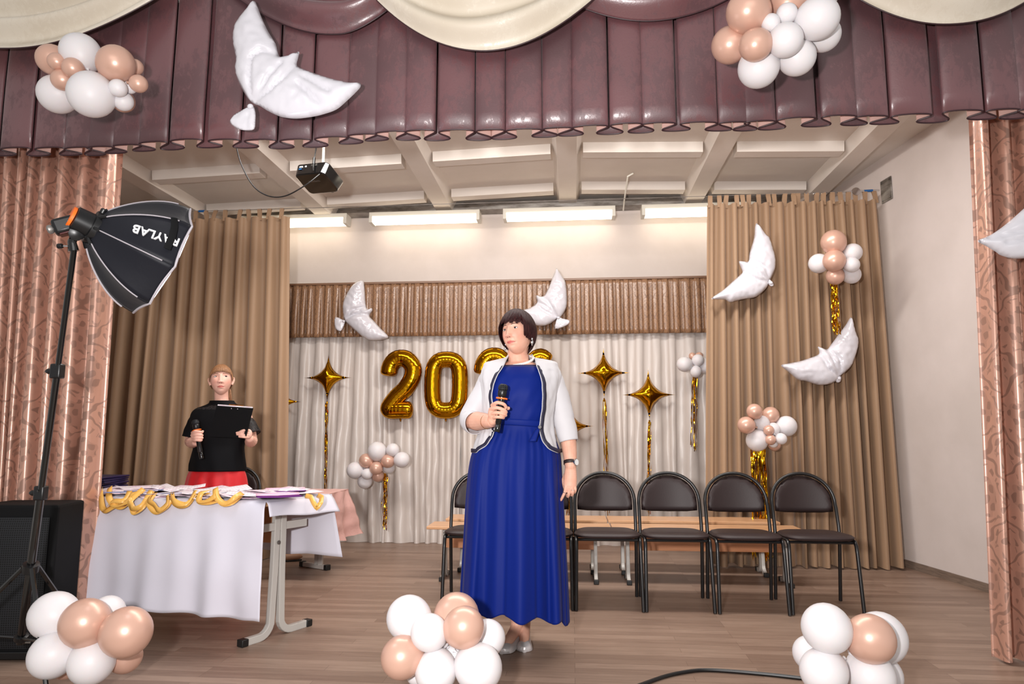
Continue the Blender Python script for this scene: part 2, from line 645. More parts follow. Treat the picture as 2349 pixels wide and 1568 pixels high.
struct(MB().box((-0.7, (2.62 + YB) / 2 + .1, -0.06), (8.2, YB - 2.62 + .2, 0.12)).build('floor', M['floor'], smooth=False))
struct(MB().box((-0.7, 2.60, -0.36), (8.2, 0.04, 0.60)).build('trim_1', M['base'], smooth=False))
struct(MB().box((-0.7, -1.2, -0.66), (8.2, 7.56, 0.1)).build('floor_hall', M['plaster'], smooth=False))
struct(MB().box(((XL + wrB.x) / 2, YB + .06, 1.85), (wrB.x - XL + .3, .12, 3.7)).build('wall_back', M['wall'], smooth=False))
struct(MB().box((XL - .06, (3.5 + YB) / 2, 1.85), (.12, YB - 3.5 + .2, 3.7)).build('wall_left', M['wall'], smooth=False))
nrm = Vector((wd.y, -wd.x, 0))
if nrm.x < 0: nrm = -nrm
q = [wrB, wrB + nrm * .12, wrF, wrF + nrm * .12]
struct(MB().hexa([q[0], q[0] + Vector((0, 0, 3.7)), q[1], q[1] + Vector((0, 0, 3.7)), q[2], q[2] + Vector((0, 0, 3.7)), q[3], q[3] + Vector((0, 0, 3.7))]).build('wall_right', M['wall'], smooth=False))
# baseboard of the right wall
b0 = wrB - nrm * .014; b1 = wrF - nrm * .014
Z = Vector((0, 0, 1))
struct(MB().hexa([b0, b0 + Z * .06, wrB, wrB + Z * .06, b1, b1 + Z * .06, wrF, wrF + Z * .06]).build('baseboard_right', M['base'], smooth=False))
struct(MB().box(((XL + wrB.x) / 2, YB - .008, .03), (wrB.x - XL, .016, .06)).build('baseboard_back', M['base'], smooth=False))

# ceiling: shallow gable slabs with beams running to the rear and short cross ribs between them
RX = 0.02


def cz(x): return 3.57 - 0.032 * abs(x - RX)


mb = MB()
for xa, xb in ((XL - .1, RX), (RX, 3.6)):
    pts = []
    for x in (xa, xb):
        for y in (3.3, YB + .1):
            for dz in (0, .12): pts.append((x, y, cz(x) + dz))
    mb.hexa(pts)
beams = [-2.62 - 1.29, -2.62, -1.33, -0.02, 1.27, 2.42]


def beam(mb, x, y0, y1, wt, wb, h):
    z = cz(x)
    mb.hexa([(x - wt / 2, y0, z + .05), (x - wb / 2, y0, z - h), (x + wt / 2, y0, z + .05), (x + wb / 2, y0, z - h),
             (x - wt / 2, y1, z + .05), (x - wb / 2, y1, z - h), (x + wt / 2, y1, z + .05), (x + wb / 2, y1, z - h)])


for x in beams: beam(mb, x, 3.3, YB, .30, .17, .09)
for i in range(len(beams) - 1):
    xa, xb = beams[i] + .14, beams[i + 1] - .14
    for y, hh in ((4.75, .075), (5.62, .085), (6.55, .08)):
        pts = []
        for x, k in ((xa, 0), (xb, 0)):
            for yy, tp in ((y, 0), (y + .16, 1)):
                pts.append((x, yy, cz(x) + .03)); pts.append((x, yy + (.02 if not tp else -.02), cz(x) - hh))
        # order for hexa: (x, y, z)
        p = pts
        mb.hexa([p[1], p[0], p[3], p[2], p[5], p[4], p[7], p[6]])
ceil_o = struct(mb.build('ceiling', M['ceil'], smooth=False))
# steel lintel under the rear end of the beams
zl = at(1150, 478, YB - .1).z
struct(MB().box(((XL + wrB.x) / 2, YB - .09, zl + .012), (wrB.x - XL, .18, .085)).build('trim_2', M['steel'], smooth=False))
# proscenium wall round the opening (above and beside the curtains)
struct(MB().box((-0.4, 3.62, 3.75), (8.4, .16, 1.2)).build('wall_front', M['plaster'], smooth=False))
struct(MB().box((-4.0, 3.72, 1.55), (1.7, .14, 3.3)).build('wall_front_left', M['plaster'], smooth=False))
struct(MB().box((3.35, 3.85, 1.55), (1.0, .14, 3.3)).build('wall_front_right', M['plaster'], smooth=False))

# ------------------------------------------------------------------ curtain maker
def cum_folds(n, seed, jitter=.35):
    rr = random.Random(seed)
    wds = [1 + rr.uniform(-jitter, jitter) for _ in range(n)]
    c = [0]
    for q_ in wds: c.append(c[-1] + q_)
    c = [x / c[-1] for x in c]
    amp = [rr.uniform(.65, 1.15) for _ in range(n + 1)]
    return c, amp


def phase(u, c):
    for i in range(len(c) - 1):
        if u <= c[i + 1] or i == len(c) - 2:
            return i + (u - c[i]) / (c[i + 1] - c[i])
    return len(c) - 1


def curtain(name, xt, xb, Y, zt, zb, nf, amp, mats, seed=1, meander=.0, parent=None, rows=26, per=12, sharp=1.0, ampt=None,
            drift=.012, uvs=1.3, solid=0, hemfn=None, Yfn=None, solid_mat=0, squash=0, boxy=0.0):
    """xt, xb: (x0, x1) at top and bottom; folds follow sampled phase"""
    c, am = cum_folds(nf, seed)
    rr = random.Random(seed + 99)
    dr = [rr.uniform(-1, 1) for _ in range(nf + 2)]
    W = abs(xt[1] - xt[0]); pitch = W / nf
    nu = nf * per
    ampt = amp if ampt is None else ampt

    def fn(u, v):
        ph = phase(u, c)
        i = int(min(ph, nf - 1e-6)); fr = ph - i
        a_ = am[i] * (1 - fr) + am[i + 1] * fr
        A = (ampt + (amp - ampt) * min(1, v * 1.6)) * a_
        t = 2 * pi * ph
        co = math.cos(t)
        if squash: co = math.tanh(squash * co) / math.tanh(squash)
        co = math.copysign(abs(co) ** sharp, co)
        x = xt[0] + (xt[1] - xt[0]) * u
        x2 = xb[0] + (xb[1] - xb[0]) * u
        x = x + (x2 - x) * v + meander * pitch * math.sin(2 * t) - boxy * pitch * math.sin(t)
        x += drift * (dr[i] * (1 - fr) + dr[i + 1] * fr) * v * math.sin(pi * u) * 2
        n_ = mnoise.noise(Vector((x * 2.3, v * 2.2, seed * 7.1)))
        y = Y + A * co + .25 * amp * n_ * v + (Yfn(u, v) if Yfn else 0)
        z = zt + (zb - zt) * v
        if hemfn: z = zt + (zb + hemfn(u, co) - zt) * v
        return (x, y, z)

    arc = [0]
    pr = Vector(fn(0, .5))
    for j in range(1, nu + 1):
        q_ = Vector(fn(j / nu, .5)); arc.append(arc[-1] + (q_ - pr).length); pr = q_

    def uvf(u, v): return (arc[int(round(u * nu))] * 1.0, (zb - zt) * v * -1 * -1)
    mb = MB().grid(fn, nu, rows, uvfn=uvf)
    return mb.build(name, mats, parent, ang=180, solid=solid, solid_mat=solid_mat), fn, nu

# ------------------------------------------------------------------ front valance, swags and side curtains
YV = 3.36
zh = at(1174, 305, YV).z
v0, v1 = at(-60, 300, YV).x, at(2420, 300, YV).x


def hem(u, co):
    x = v0 + (v1 - v0) * u
    return .022 * mnoise.noise(Vector((x * 1.7, 3, 0))) + .010 * co * -1


va = empty('valance', (0, 0, 0), label='brown crushed satin valance with deep pleats hanging across the top of the stage opening', cat='valance')
nf_v = 32
vo, vfn, vnu = curtain('pleated_cloth', (v0, v1), (v0, v1), YV, 3.95, zh, nf_v, .040, [M['lining'], M['valance']], seed=12, meander=.29, boxy=.06,
                       parent=va, rows=14, per=40, ampt=.030, drift=.004, solid=.003, hemfn=hem, squash=0, solid_mat=1)
pts = [Vector(vfn(j / vnu, 1.0)) for j in range(vnu + 1)]
MB().tube([p + Vector((0, 0, -.001)) for p in pts], .0042, 6).build('piping', M['piping'], va)


def swag(label, pL, pR, low, mats, y, folds, deep, seed, top=3.8, name='swag', group=None):
    """pL, pR: pixel x where the lower edge leaves the frame top (y=0); low: (px, py) of the lowest point"""
    A_ = at(pL, 0, y); B_ = at(pR, 0, y); L_ = at(low[0], low[1], y)
    z1 = at(low[0], 0, y).z
    xm = L_.x
    hl = xm - A_.x; hr = B_.x - xm
    d1 = z1 - L_.z
    D = top - L_.z
    k = math.sqrt(D / d1)
    rr = random.Random(seed)
    ph = [rr.uniform(0, 6) for _ in range(4)]

    def fn(u, v):
        s = u * 2 - 1
        # edge curve scaled by v; narrower near the gathered ends
        x = xm + s * ((hr if s > 0 else hl) * k) * (0.72 + .28 * v)
        sag = D * (0.05 + 0.95 * v ** .9)
        shape = 1 - abs(s) ** 2.0
        z = top - sag * shape - .0
        env = shape ** .7
        f_ = math.sin(2 * pi * (folds * v ** .85) + ph[0] + .9 * math.sin(s * 2 + ph[1]) + .6 * s)
        n_ = mnoise.noise(Vector((s * 1.6, v * 3.0, seed)))
        yy = y - .05 - deep * env * (.5 + .5 * v) - .034 * f_ * env - .02 * n_ * env + .03 * v ** 6 * env
        z += .012 * n_ * env + .006 * f_ * env * (1 - v ** 4)
        return (x, yy, z)
    o = MB().grid(fn, 64, 72).build(name, mats, ang=180, solid=.002)
    tag(o, label, 'swag', group)
    e = MB().tube([Vector(fn(j / 64, 1)) for j in range(65)], .0035, 6).build('edge_binding', M['piping'], o)
    return o


swag('brown satin swag draped between the left and middle cream swags', 560, 945, (790, 88), M['valance'], YV - .02, 3.4, .05, 5)
swag('brown satin swag draped right of the middle cream swag', 1290, 1700, (1500, 60), M['valance'], YV - .02, 3.0, .05, 6)
swag('cream satin swag at the left end of the valance behind balloons', -255, 440, (82, 143), M['cream'], YV - .05, 4.2, .09, 1)
swag('cream satin swag hanging over the middle of the valance', 868, 1405, (1120, 136), M['cream'], YV - .05, 4.0, .09, 2)
swag('cream satin swag at the right end of the valance', 1940, 2380, (2160, 77), M['cream'], YV - .05, 3.6, .09, 3)

# brocade side curtains
YS = 3.58
xl1 = at(268, 345, YS).x; xl2 = at(176, 1380, YS).x
cu = curtain('curtain', (at(-60, 345, YS).x, xl1), (at(-70, 1400, YS).x - .1, xl2 + .06), YS, 3.3, .012, 9, .045, M['brocade'], seed=4, per=18, rows=40,
             sharp=.8, drift=.03, meander=.07)[0]
tag(cu, 'shiny rose brocade curtain with damask pattern at the left side of the stage', 'curtain')
cu = curtain('curtain', (at(2252, 275, YS + .05).x, at(2450, 275, YS + .05).x), (at(2296, 1520, YS + .05).x, at(2520, 1520, YS).x), YS + .08, 3.3, .012, 5, .055, M['brocade'],
             seed=8, per=18, rows=40, sharp=.8, drift=.02, meander=.07)[0]
tag(cu, 'narrow rose brocade curtain at the right edge of the stage', 'curtain')

# beige tab-top curtains on a wire
YC = 5.95
wz = at(1632, 450, YC).z


def tab_curtain(xa, xb, xa2, xb2, nf, seed, label, amp, ntab):
    r = empty('tab_top_curtain', (0, 0, 0), label=label, cat='curtain')
    o, fn, nu = curtain('cloth', (xa, xb), (xa2, xb2), YC, wz - .075, .012, nf, amp, M['beige'], seed=seed, per=12, rows=44, sharp=.9,
                        ampt=amp * .45, drift=.03, parent=r, meander=.05,
                        hemfn=lambda u, co: .008 * math.sin(u * 60))
    rr = random.Random(seed)
    for i in range(ntab):
        u = (i + .5) / ntab + rr.uniform(-.2, .2) / ntab
        x, y, z = fn(max(0, min(1, u)), 0)
        h_ = .019
        dx = rr.uniform(-.01, .01)
        path = [(x, y, z - .03), (x + dx * .5, (y + YC) / 2 - .006, z + .03), (x + dx, YC - .009, wz - .002), (x + dx, YC, wz + .008), (x + dx, YC + .009, wz - .002), (x, (y + YC) / 2 + .006, z + .03), (x, y + .004, z - .03)]

        def tf(a, b, path=path, h_=h_):
            k = b * (len(path) - 1); i0 = min(int(k), len(path) - 2); f = k - i0
            p = Vector(path[i0]).lerp(Vector(path[i0 + 1]), f)
            wd_ = h_ * (1.15 if b in (0, 1) else 1)
            return (p.x + (a * 2 - 1) * wd_, p.y, p.z)
        MB().grid(tf, 2, 12).build('tab', M['beige'], r, ang=180)
    return r


cxr = at(1632, 700, YC).x
tab_curtain(cxr, at(2012, 440, YC).x, at(1620, 1280, YC).x, at(2076, 1296, YC).x, 16, 21,
            'right-hand beige curtain with cloth tabs, carrying balloon clusters and bird balloons', .066, 21)
tab_curtain(at(225, 485, YC).x - .4, at(664, 480, YC).x, at(130, 1200, YC).x - .4, at(660, 1110, YC).x, 17, 33,
            'left-hand beige curtain with cloth tabs hanging behind the softbox', .060, 21)

# wire with fittings
wire = empty('curtain_wire', (0, 0, 0), label='thin steel wire spanning the stage below the ceiling and carrying the beige curtains', cat='curtain wire')
we = at(2018, 432, YC)
MB().tube([(XL + .02, YC, wz), (we.x - .25, YC, wz + .002)], .003, 6).build('cable', M['steel'], wire)
tb = MB().tube([(we.x - .28, YC, wz + .002), (we.x - .005, YC, wz + .012)], .007, 8)
tb.build('turnbuckle', M['chrome'], wire)
mb = MB()
mb.lathe([(.012, -.012), (.034, -.010), (.036, 0), (.034, .010), (.012, .012)], (we.x - .20, YC, wz + .004), (0, 1, 0), 20)
mb.build('pulley', M['chrome'], wire)
MB().tube([(we.x - .13, YC, wz + .007), (we.x - .06, YC, wz + .009)], .011, 10).build('blue_sleeve', M['blueknob'], wire)
for dx in (.55, .62, .48):
    MB().lathe([(.004, -.01), (.010, -.008), (.010, .008), (.004, .01)], (we.x - dx, YC, wz), (1, 0, 0), 10).build('clamp', M['chrome'], wire)
MB().lathe([(.004, -.03), (.011, -.028), (.011, .028), (.004, .03)], (at(463, 480, YC).x, YC, wz), (1, 0, 0), 10).build('blue_sleeve', M['blueknob'], wire)
# plate fixed to the right wall
wallp = wr0 + wd * ((YC - wr0.y) / wd.y)
pl = empty('wall_bracket', (wallp.x, YC, wz), label='grey steel plate bolted to the right wall where the curtain wire ends', cat='bracket')
rotw = Matrix(((nrm.x, wd.x, 0), (nrm.y, wd.y, 0), (0, 0, 1)))
MB().box((-.008, 0, .01), (.008, .15, .20), rotw).build('plate', M['steel'], pl, bevel=.002)
for sy in (-.055, .055):
    for sz_ in (-.07, .09):
        MB().lathe([(.008, 0), (.008, -.008), (.004, -.010)], rotw @ Vector((-.012, sy, sz_)), nrm, 8).build('bolt', M['steel'], pl)

# rear pelmet and white drape
YP = 6.86
pz0, pz1 = at(1150, 643, YP).z, at(1150, 768, YP).z
pa, pb_ = at(560, 650, YP).x, at(1720, 640, YP).x
pe = empty('pelmet', (0, 0, 0), label='bronze satin pelmet with close knife pleats above the white drapes on the rear wall', cat='pelmet')
curtain('pleated_cloth', (pa, pb_), (pa, pb_), YP, pz0, pz1, 60, .030, M['pelmet'], seed=3, parent=pe, rows=10, per=12, ampt=.006,
        meander=.14, drift=.004, sharp=.8, hemfn=lambda u, co: .004 * co, solid=.002)
MB().box(((pa + pb_) / 2, YP - .002, pz0 - .004), (pb_ - pa, .022, .024)).build('heading_band', M['pelmet'], pe, bevel=.004)
MB().tube([(pa, YP + .055, pz0 - .05), (pb_, YP + .055, pz0 - .05)], .012, 8).build('rail', M['enamel'], pe)

da, db = at(600, 1000, YP + .08).x, at(1700, 1000, YP + .08).x
dm = (da + db) / 2 - .35
for nm, xa, xb, nf, sd, lb in (('drape', da, dm, 15, 41, 'left panel of the white satin drapes behind the golden numbers'),
                               ('drape', dm, db, 17, 57, 'right panel of the white satin drapes behind the row of chairs')):
    o, dfn, nu = curtain(nm, (xa, xb), (xa, xb), YP + .07, pz1 + .12, .001, nf, .034, M['drape'], seed=sd, per=12, rows=60, sharp=.85,
                         ampt=.012, drift=.05, meander=.05,
                         Yfn=lambda u, v, sd=sd: .018 * mnoise.noise(Vector((u * 40, v * 9, sd))) * (.3 + v) - .03 * max(0, v - .93) / .07 * (.5 + .5 * math.sin(u * 90)))
    tag(o, lb, 'drape')

# ------------------------------------------------------------------ ceiling fittings
YLt = YB - .22
zt_ = at(1283, 492, YLt).z


def fixture(x0, x1, label):
    r = empty('ceiling_lamp', ((x0 + x1) / 2, YLt, zt_), label=label, cat='lamp', group='tube lamps under the steel beam')
    L = x1 - x0
    MB().box((0, .01, .035), (L, .16, .05)).build('housing', M['enamel'], r, smooth=False, bevel=.004)
    pr = [(-.075, .012), (-.07, -.03), (-.045, -.05), (.045, -.05), (.07, -.03), (.075, .012)]
    mb = MB(); n = len(pr)
    vs = [(x, a, b) for x in (-L / 2 + .035, L / 2 - .035) for a, b in pr]
    mb.add(vs, [tuple(range(n)), tuple(range(2 * n - 1, n - 1, -1))] + [(i, i + n, (i + 1) % n + n, (i + 1) % n) for i in range(n)])
    mb.build('diffuser', M['tube'], r, smooth=False)
    for s in (-1, 1):
        MB().box((s * (L / 2 - .018), 0, -.018), (.036, .152, .07)).build('end_cap', M['enamel'], r, smooth=False, bevel=.004)
    return r


xs = [at(p, 492, YLt).x for p in (551, 800, 851, 1102, 1155, 1411, 1471, 1730, 1790, 2040)]
fixture(xs[0], xs[1], 'lit tube lamp partly hidden by the left-hand beige curtain')
fixture(xs[2], xs[3], 'lit tube lamp under the steel beam, second from left, above the golden 2')
fixture(xs[4], xs[5], 'lit tube lamp under the steel beam above the standing woman in white jacket')
fixture(xs[6], xs[7], 'lit tube lamp partly hidden by the right-hand beige curtain')
# two thin conduits from the ceiling
for (px, y0, y1, lb) in ((1430, 333, 472, 'thin white conduit dropping from the ceiling above the middle lamp'),
                         (486, 412, 480, 'short white conduit dropping from the ceiling above the left curtain')):
    Yc = YB - .28
    p1 = at(px, y1, Yc - .02); x = p1.x
    h_ = cz(x)
    pts_ = [(x - .005, Yc - .9, h_ - .02), (x - .005, Yc - .55, h_ - .05), (x, Yc - .12, h_ - .09), (x + .004, Yc, h_ - .17), (x, Yc, p1.z - .02)]
    if px == 1430:
        pts_ = [(x + .06, Yc - .5, h_ - .01), (x + .045, Yc - .62, h_ - .05), (x, Yc - .60, h_ - .07), (x + .004, Yc - .1, h_ - .13), (x, Yc, h_ - .2), (x, Yc, p1.z - .02)]
    o = MB().tube(pts_, .008, 8).build('conduit', M['enamel'])
    tag(o, lb, 'conduit')

# projector
YJ = 5.0
pc = at(731, 410, YJ)
pj = empty('projector', pc, 0, label='black projector hanging upside down from a white ceiling pole', cat='projector')
tilt = Matrix.Rotation(R(-22), 3, 'X') @ Matrix.Rotation(R(4), 3, 'Y')
tilt = Matrix.Rotation(R(-16), 3, 'Z') @ tilt
out = []
Wj, Dj, rj = .155, .125, .04
for cx_, cy_, a0 in ((Wj - rj, Dj - rj, 0), (-Wj + rj, Dj - rj, 90), (-Wj + rj, -Dj + rj, 180), (Wj - rj, -Dj + rj, 270)):
    for k in range(7):
        a = R(a0 + k * 15); out.append((cx_ + rj * math.cos(a), cy_ + rj * math.sin(a)))
mb = MB().prism(out, -.05, .05, lambda x, y, z: tilt @ Vector((x * (1 - .10 * (z < 0)), y * (1 - .10 * (z < 0)), z)))
mb.build('case', M['blackgloss'], pj, bevel=.008)
mb = MB().lathe([(.032, 0), (.032, .012), (.025, .014), (.022, .006)], tilt @ Vector((.07, .108, -.012)), tilt @ Vector((0, 1, 0)), 18)
mb.build('lens_ring', M['black'], pj)
mb = MB()
for sx_, w_ in ((-.09, .03), (-.045, .012)):
    mb.box(tilt @ Vector((sx_, -.1235, .02)), (w_, .004, .012), tilt)
mb.build('port_label', M['whitetext'], pj)
MB().box(tilt @ Vector((-.09, -.1235, -.002)), (.026, .004, .008), tilt).build('blue_port', M['blueknob'], pj)
mb = MB()
for i in range(7): mb.box(tilt @ Vector((.055 - i * .008, -.1235, .03)), (.003, .003, .022), tilt)
mb.build('vent_slots', M['steel'], pj)
top_ = cz(pc.x) - pc.z
MB().tube([(.02, .03, .045), (.02, .03, top_ + .02)], .011, 10).build('pole', M['enamel'], pj)
MB().lathe([(.03, 0), (.03, .02), (.012, .035)], (.02, .03, .05), (0, 0, 1), 14).build('mount', M['enamel'], pj)
# writing on the underside
def text_mesh(s, size, mat_, parent, mw, name='lettering', extrude=.0006):
    cu_ = bpy.data.curves.new(name, 'FONT'); cu_.body = s; cu_.size = size; cu_.align_x = 'CENTER'; cu_.align_y = 'CENTER'; cu_.extrude = extrude
    cu_.offset = size * .015
    tmp = bpy.data.objects.new('tmp', cu_); COL.objects.link(tmp)
    dg = bpy.context.evaluated_depsgraph_get()
    me = bpy.data.meshes.new_from_object(tmp.evaluated_get(dg))
    bpy.data.objects.remove(tmp); bpy.data.curves.remove(cu_)
    me.transform(mw)
    me.materials.clear(); me.materials.append(mat_)
    me.name = name
    o = bpy.data.objects.new(name, me); COL.objects.link(o); o.parent = parent
    return o


mw = Matrix.Translation(tilt @ Vector((.0, -.03, -.0508))) @ tilt.to_4x4() @ Matrix.Rotation(pi, 4, 'X')
text_mesh('ViewSonic', .026, M['steel'], pj, mw @ Matrix.Rotation(0, 4, 'Z'))
# cables
def cable(pts, r, mat_, name='cable', parent=None, n=8, sub=8):
    P = [Vector(p) for p in pts]
    out_ = []
    for i in range(len(P) - 1):
        p0 = P[max(i - 1, 0)]; p1 = P[i]; p2 = P[i + 1]; p3 = P[min(i + 2, len(P) - 1)]
        for k in range(sub):
            t = k / sub
            out_.append(.5 * ((2 * p1) + (p2 - p0) * t + (2 * p0 - 5 * p1 + 4 * p2 - p3) * t * t + (3 * p1 - p0 - 3 * p2 + p3) * t ** 3))
    out_.append(P[-1])
    return MB().tube(out_, r, n).build(name, mat_, parent)


o = cable([at(x, y, Y_) for x, y, Y_ in ((541, 330, 4.75), (553, 375, 4.8), (580, 425, 4.85), (615, 449, 4.87), (655, 449, 4.87), (700, 425, 4.84), (730, 402, 4.86), (746, 388, 4.90))], .005, M['black'], 'cable')
tag(o, 'thin black cable looping from the ceiling to the projector', 'cable')
o = cable([at(x, y, Y_) for x, y, Y_ in ((729, 320, 4.9), (723, 352, 4.88), (719, 380, 4.87), (719, 392, 4.86))], .005, M['black'], 'cable')
tag(o, 'short black cable dropping into the back of the projector', 'cable')
MB().tube([at(721, 362, 4.88), at(719.5, 376, 4.875)], .011, 10).build('ferrite_bead', M['black'], o)

# ------------------------------------------------------------------ inflated foil shapes
def inflate(outline, H, lam, parent, name, mat_, place, seams=(), res=.02, wob=.0, expo=.5, seam_k=.35):
    """outline: 2-D polygon (metres); place(x, y, h) -> world; h is the pillow height"""
    n = len(outline)
    O = np.array(outline)
    # resample boundary
    per = []
    for i in range(n):
        a = O[i]; b = O[(i + 1) % n]; L = np.linalg.norm(b - a); k = max(1, int(L / (res * .8)))
        for j in range(k): per.append(a + (b - a) * j / k)
    B = np.array(per)
    nb = len(B)
    nxt = np.roll(B, -1, axis=0)

    def dist(pt):
        ab = nxt - B; ap = pt - B
        t = np.clip((ap * ab).sum(1) / np.maximum((ab * ab).sum(1), 1e-12), 0, 1)
        return np.sqrt((((B + ab * t[:, None]) - pt) ** 2).sum(1)).min()

    def inside(pt):
        x, y = pt
        c = ((B[:, 1] > y) != (nxt[:, 1] > y)) & (x < (nxt[:, 0] - B[:, 0]) * (y - B[:, 1]) / (nxt[:, 1] - B[:, 1] + 1e-15) + B[:, 0])
        return c.sum() % 2 == 1
    pts_ = [tuple(p) for p in B]
    mn = B.min(0); mx = B.max(0)
    ny = int((mx[1] - mn[1]) / (res * .87)) + 1; nx = int((mx[0] - mn[0]) / res) + 2
    for j in range(ny):
        for i in range(nx):
            p = np.array((mn[0] + (i + .5 * (j % 2)) * res, mn[1] + j * res * .87))
            if inside(p) and dist(p) > res * .45: pts_.append(tuple(p))
    ed = [(i, (i + 1) % nb) for i in range(nb)]
    vo_, _, fo, *_ = delaunay_2d_cdt([Vector(p) for p in pts_], ed, [], 1, 1e-6)
    V = np.array([(q_.x, q_.y) for q_ in vo_])
    D_ = np.array([dist(p) if i >= 0 else 0 for i, p in enumerate(V)])
    D_[D_ < 1e-5] = 0
    Hh = H * (1 - np.exp(-(D_ / lam))) ** expo
    for sm in seams:
        S = np.array(sm)
        ds = np.full(len(V), 9.0)
        for a, b in zip(S[:-1], S[1:]):
            ab = b - a; t = np.clip(((V - a) @ ab) / (ab @ ab), 0, 1)
            ds = np.minimum(ds, np.sqrt(((a + t[:, None] * ab - V) ** 2).sum(1)))
        Hh = Hh * (1 - seam_k * np.exp(-(ds / .011) ** 1.2))
    if wob:
        Hh = Hh * np.array([1 + wob * mnoise.noise(Vector((p[0] * 28, p[1] * 28, 2))) for p in V])
    vs = []; idx = {}
    for i, p in enumerate(V): vs.append(place(p[0], p[1], Hh[i]))
    back = []
    for i, p in enumerate(V):
        if D_[i] == 0: back.append(i)
        else: back.append(len(vs)); vs.append(place(p[0], p[1], -Hh[i] * .8))
    fs = []
    for f in fo:
        fs.append(tuple(f)); fs.append(tuple(back[i] for i in reversed(f)))
    return MB().add(vs, fs).build(name, mat_, parent, ang=180)


def star_outline(rx, ry, p=.52, n=72):
    o = []
    for k in range(n):
        a = 2 * pi * k / n
        c, s = math.cos(a), math.sin(a)
        o.append((rx * math.copysign(abs(c) ** (2 / p), c), ry * math.copysign(abs(s) ** (2 / p), s)))
    # remove near duplicates at the tips
    r = [o[0]]
    for q_ in o[1:]:
        if math.hypot(q_[0] - r[-1][0], q_[1] - r[-1][1]) > .002: r.append(q_)
    return r


def tinsel(parent, x0, y0, z0, x1, z1, width, n, seed, name='tinsel_strand', spread=1.3, strip=.0035, ragged=.12):
    rr = random.Random(seed)
    mb = MB()
    for i in range(n):
        a = rr.uniform(-1, 1) * width / 2
        L = 1 - rr.uniform(0, ragged)
        xe = x1 + a * spread + rr.uniform(-.01, .01)
        ze = z0 + (z1 - z0) * L
        ph = rr.uniform(0, 6); fr = rr.uniform(2, 5); tw = rr.uniform(4, 12)
        yo = rr.uniform(-.012, .012)
        K = 28
        vs = []
        for k in range(K + 1):
            t = k / K
            x = x0 + a + (xe - x0 - a) * t + .004 * math.sin(fr * 6 * t + ph)
            y = y0 + yo + .005 * math.cos(fr * 5 * t + ph)
            z = z0 + (ze - z0) * t
            an = ph + tw * t + .8 * math.sin(9 * t + ph)
            dx, dy = math.cos(an) * strip, math.sin(an) * strip
            vs += [(x - dx, y - dy, z), (x + dx, y + dy, z)]
        mb.add(vs, [(2 * k, 2 * k + 1, 2 * k + 3, 2 * k + 2) for k in range(K)])
    return mb.build(name, M['tinsel'], parent, ang=25)


YST = 6.80


def star(px, py, rx, ry, label, tpx=None, tend=None, tw=.05, seed=1, rot=0, strands=12):
    c = at(px, py, YST)
    sx_ = rx / FPX * dep(c); sy_ = ry / FPX * dep(c)
    r = empty('star_balloon', c, label=label, cat='balloon', group='gold foil star balloons on the white drapes')
    cr, sr = math.cos(rot), math.sin(rot)
    inflate(star_outline(sx_, sy_), .085, .05, r, 'foil_star', M['gold'], lambda x, y, h: (x * cr - y * sr, -h, x * sr + y * cr), res=.018, expo=.75, wob=.06)
    if tend:
        e = at(tend[0], tend[1], YST)
        MB().lathe([(.006, 0), (.010, -.02), (.008, -.035)], (0, 0, -sy_ + .02), (0, 0, 1), 8).build('neck', M['gold'], r)
        tinsel(r, 0, 0, -sy_, e.x - c.x, e.z - c.z, tw, strands, seed)
    return r


star(752, 866, 58, 58, 'gold foil star balloon above the small balloon bunch at left of the drapes', tend=(747, 1140), seed=1, tw=.03)
star(640, 921, 54, 56, 'gold foil star balloon half hidden behind the left beige curtain')
star(1385, 855, 62, 62, 'upper gold foil star balloon to the right of the speaking woman', tend=(1392, 1200), seed=3, tw=.035, strands=9)
star(1488, 905, 63, 62, 'gold foil star balloon nearest the right beige curtain', tend=(1487, 1200), seed=4, tw=.03, strands=12)
star(1306, 977, 58, 60, 'gold foil star balloon mostly hidden behind the speaking woman', tend=(1303, 1190), seed=5, tw=.03)


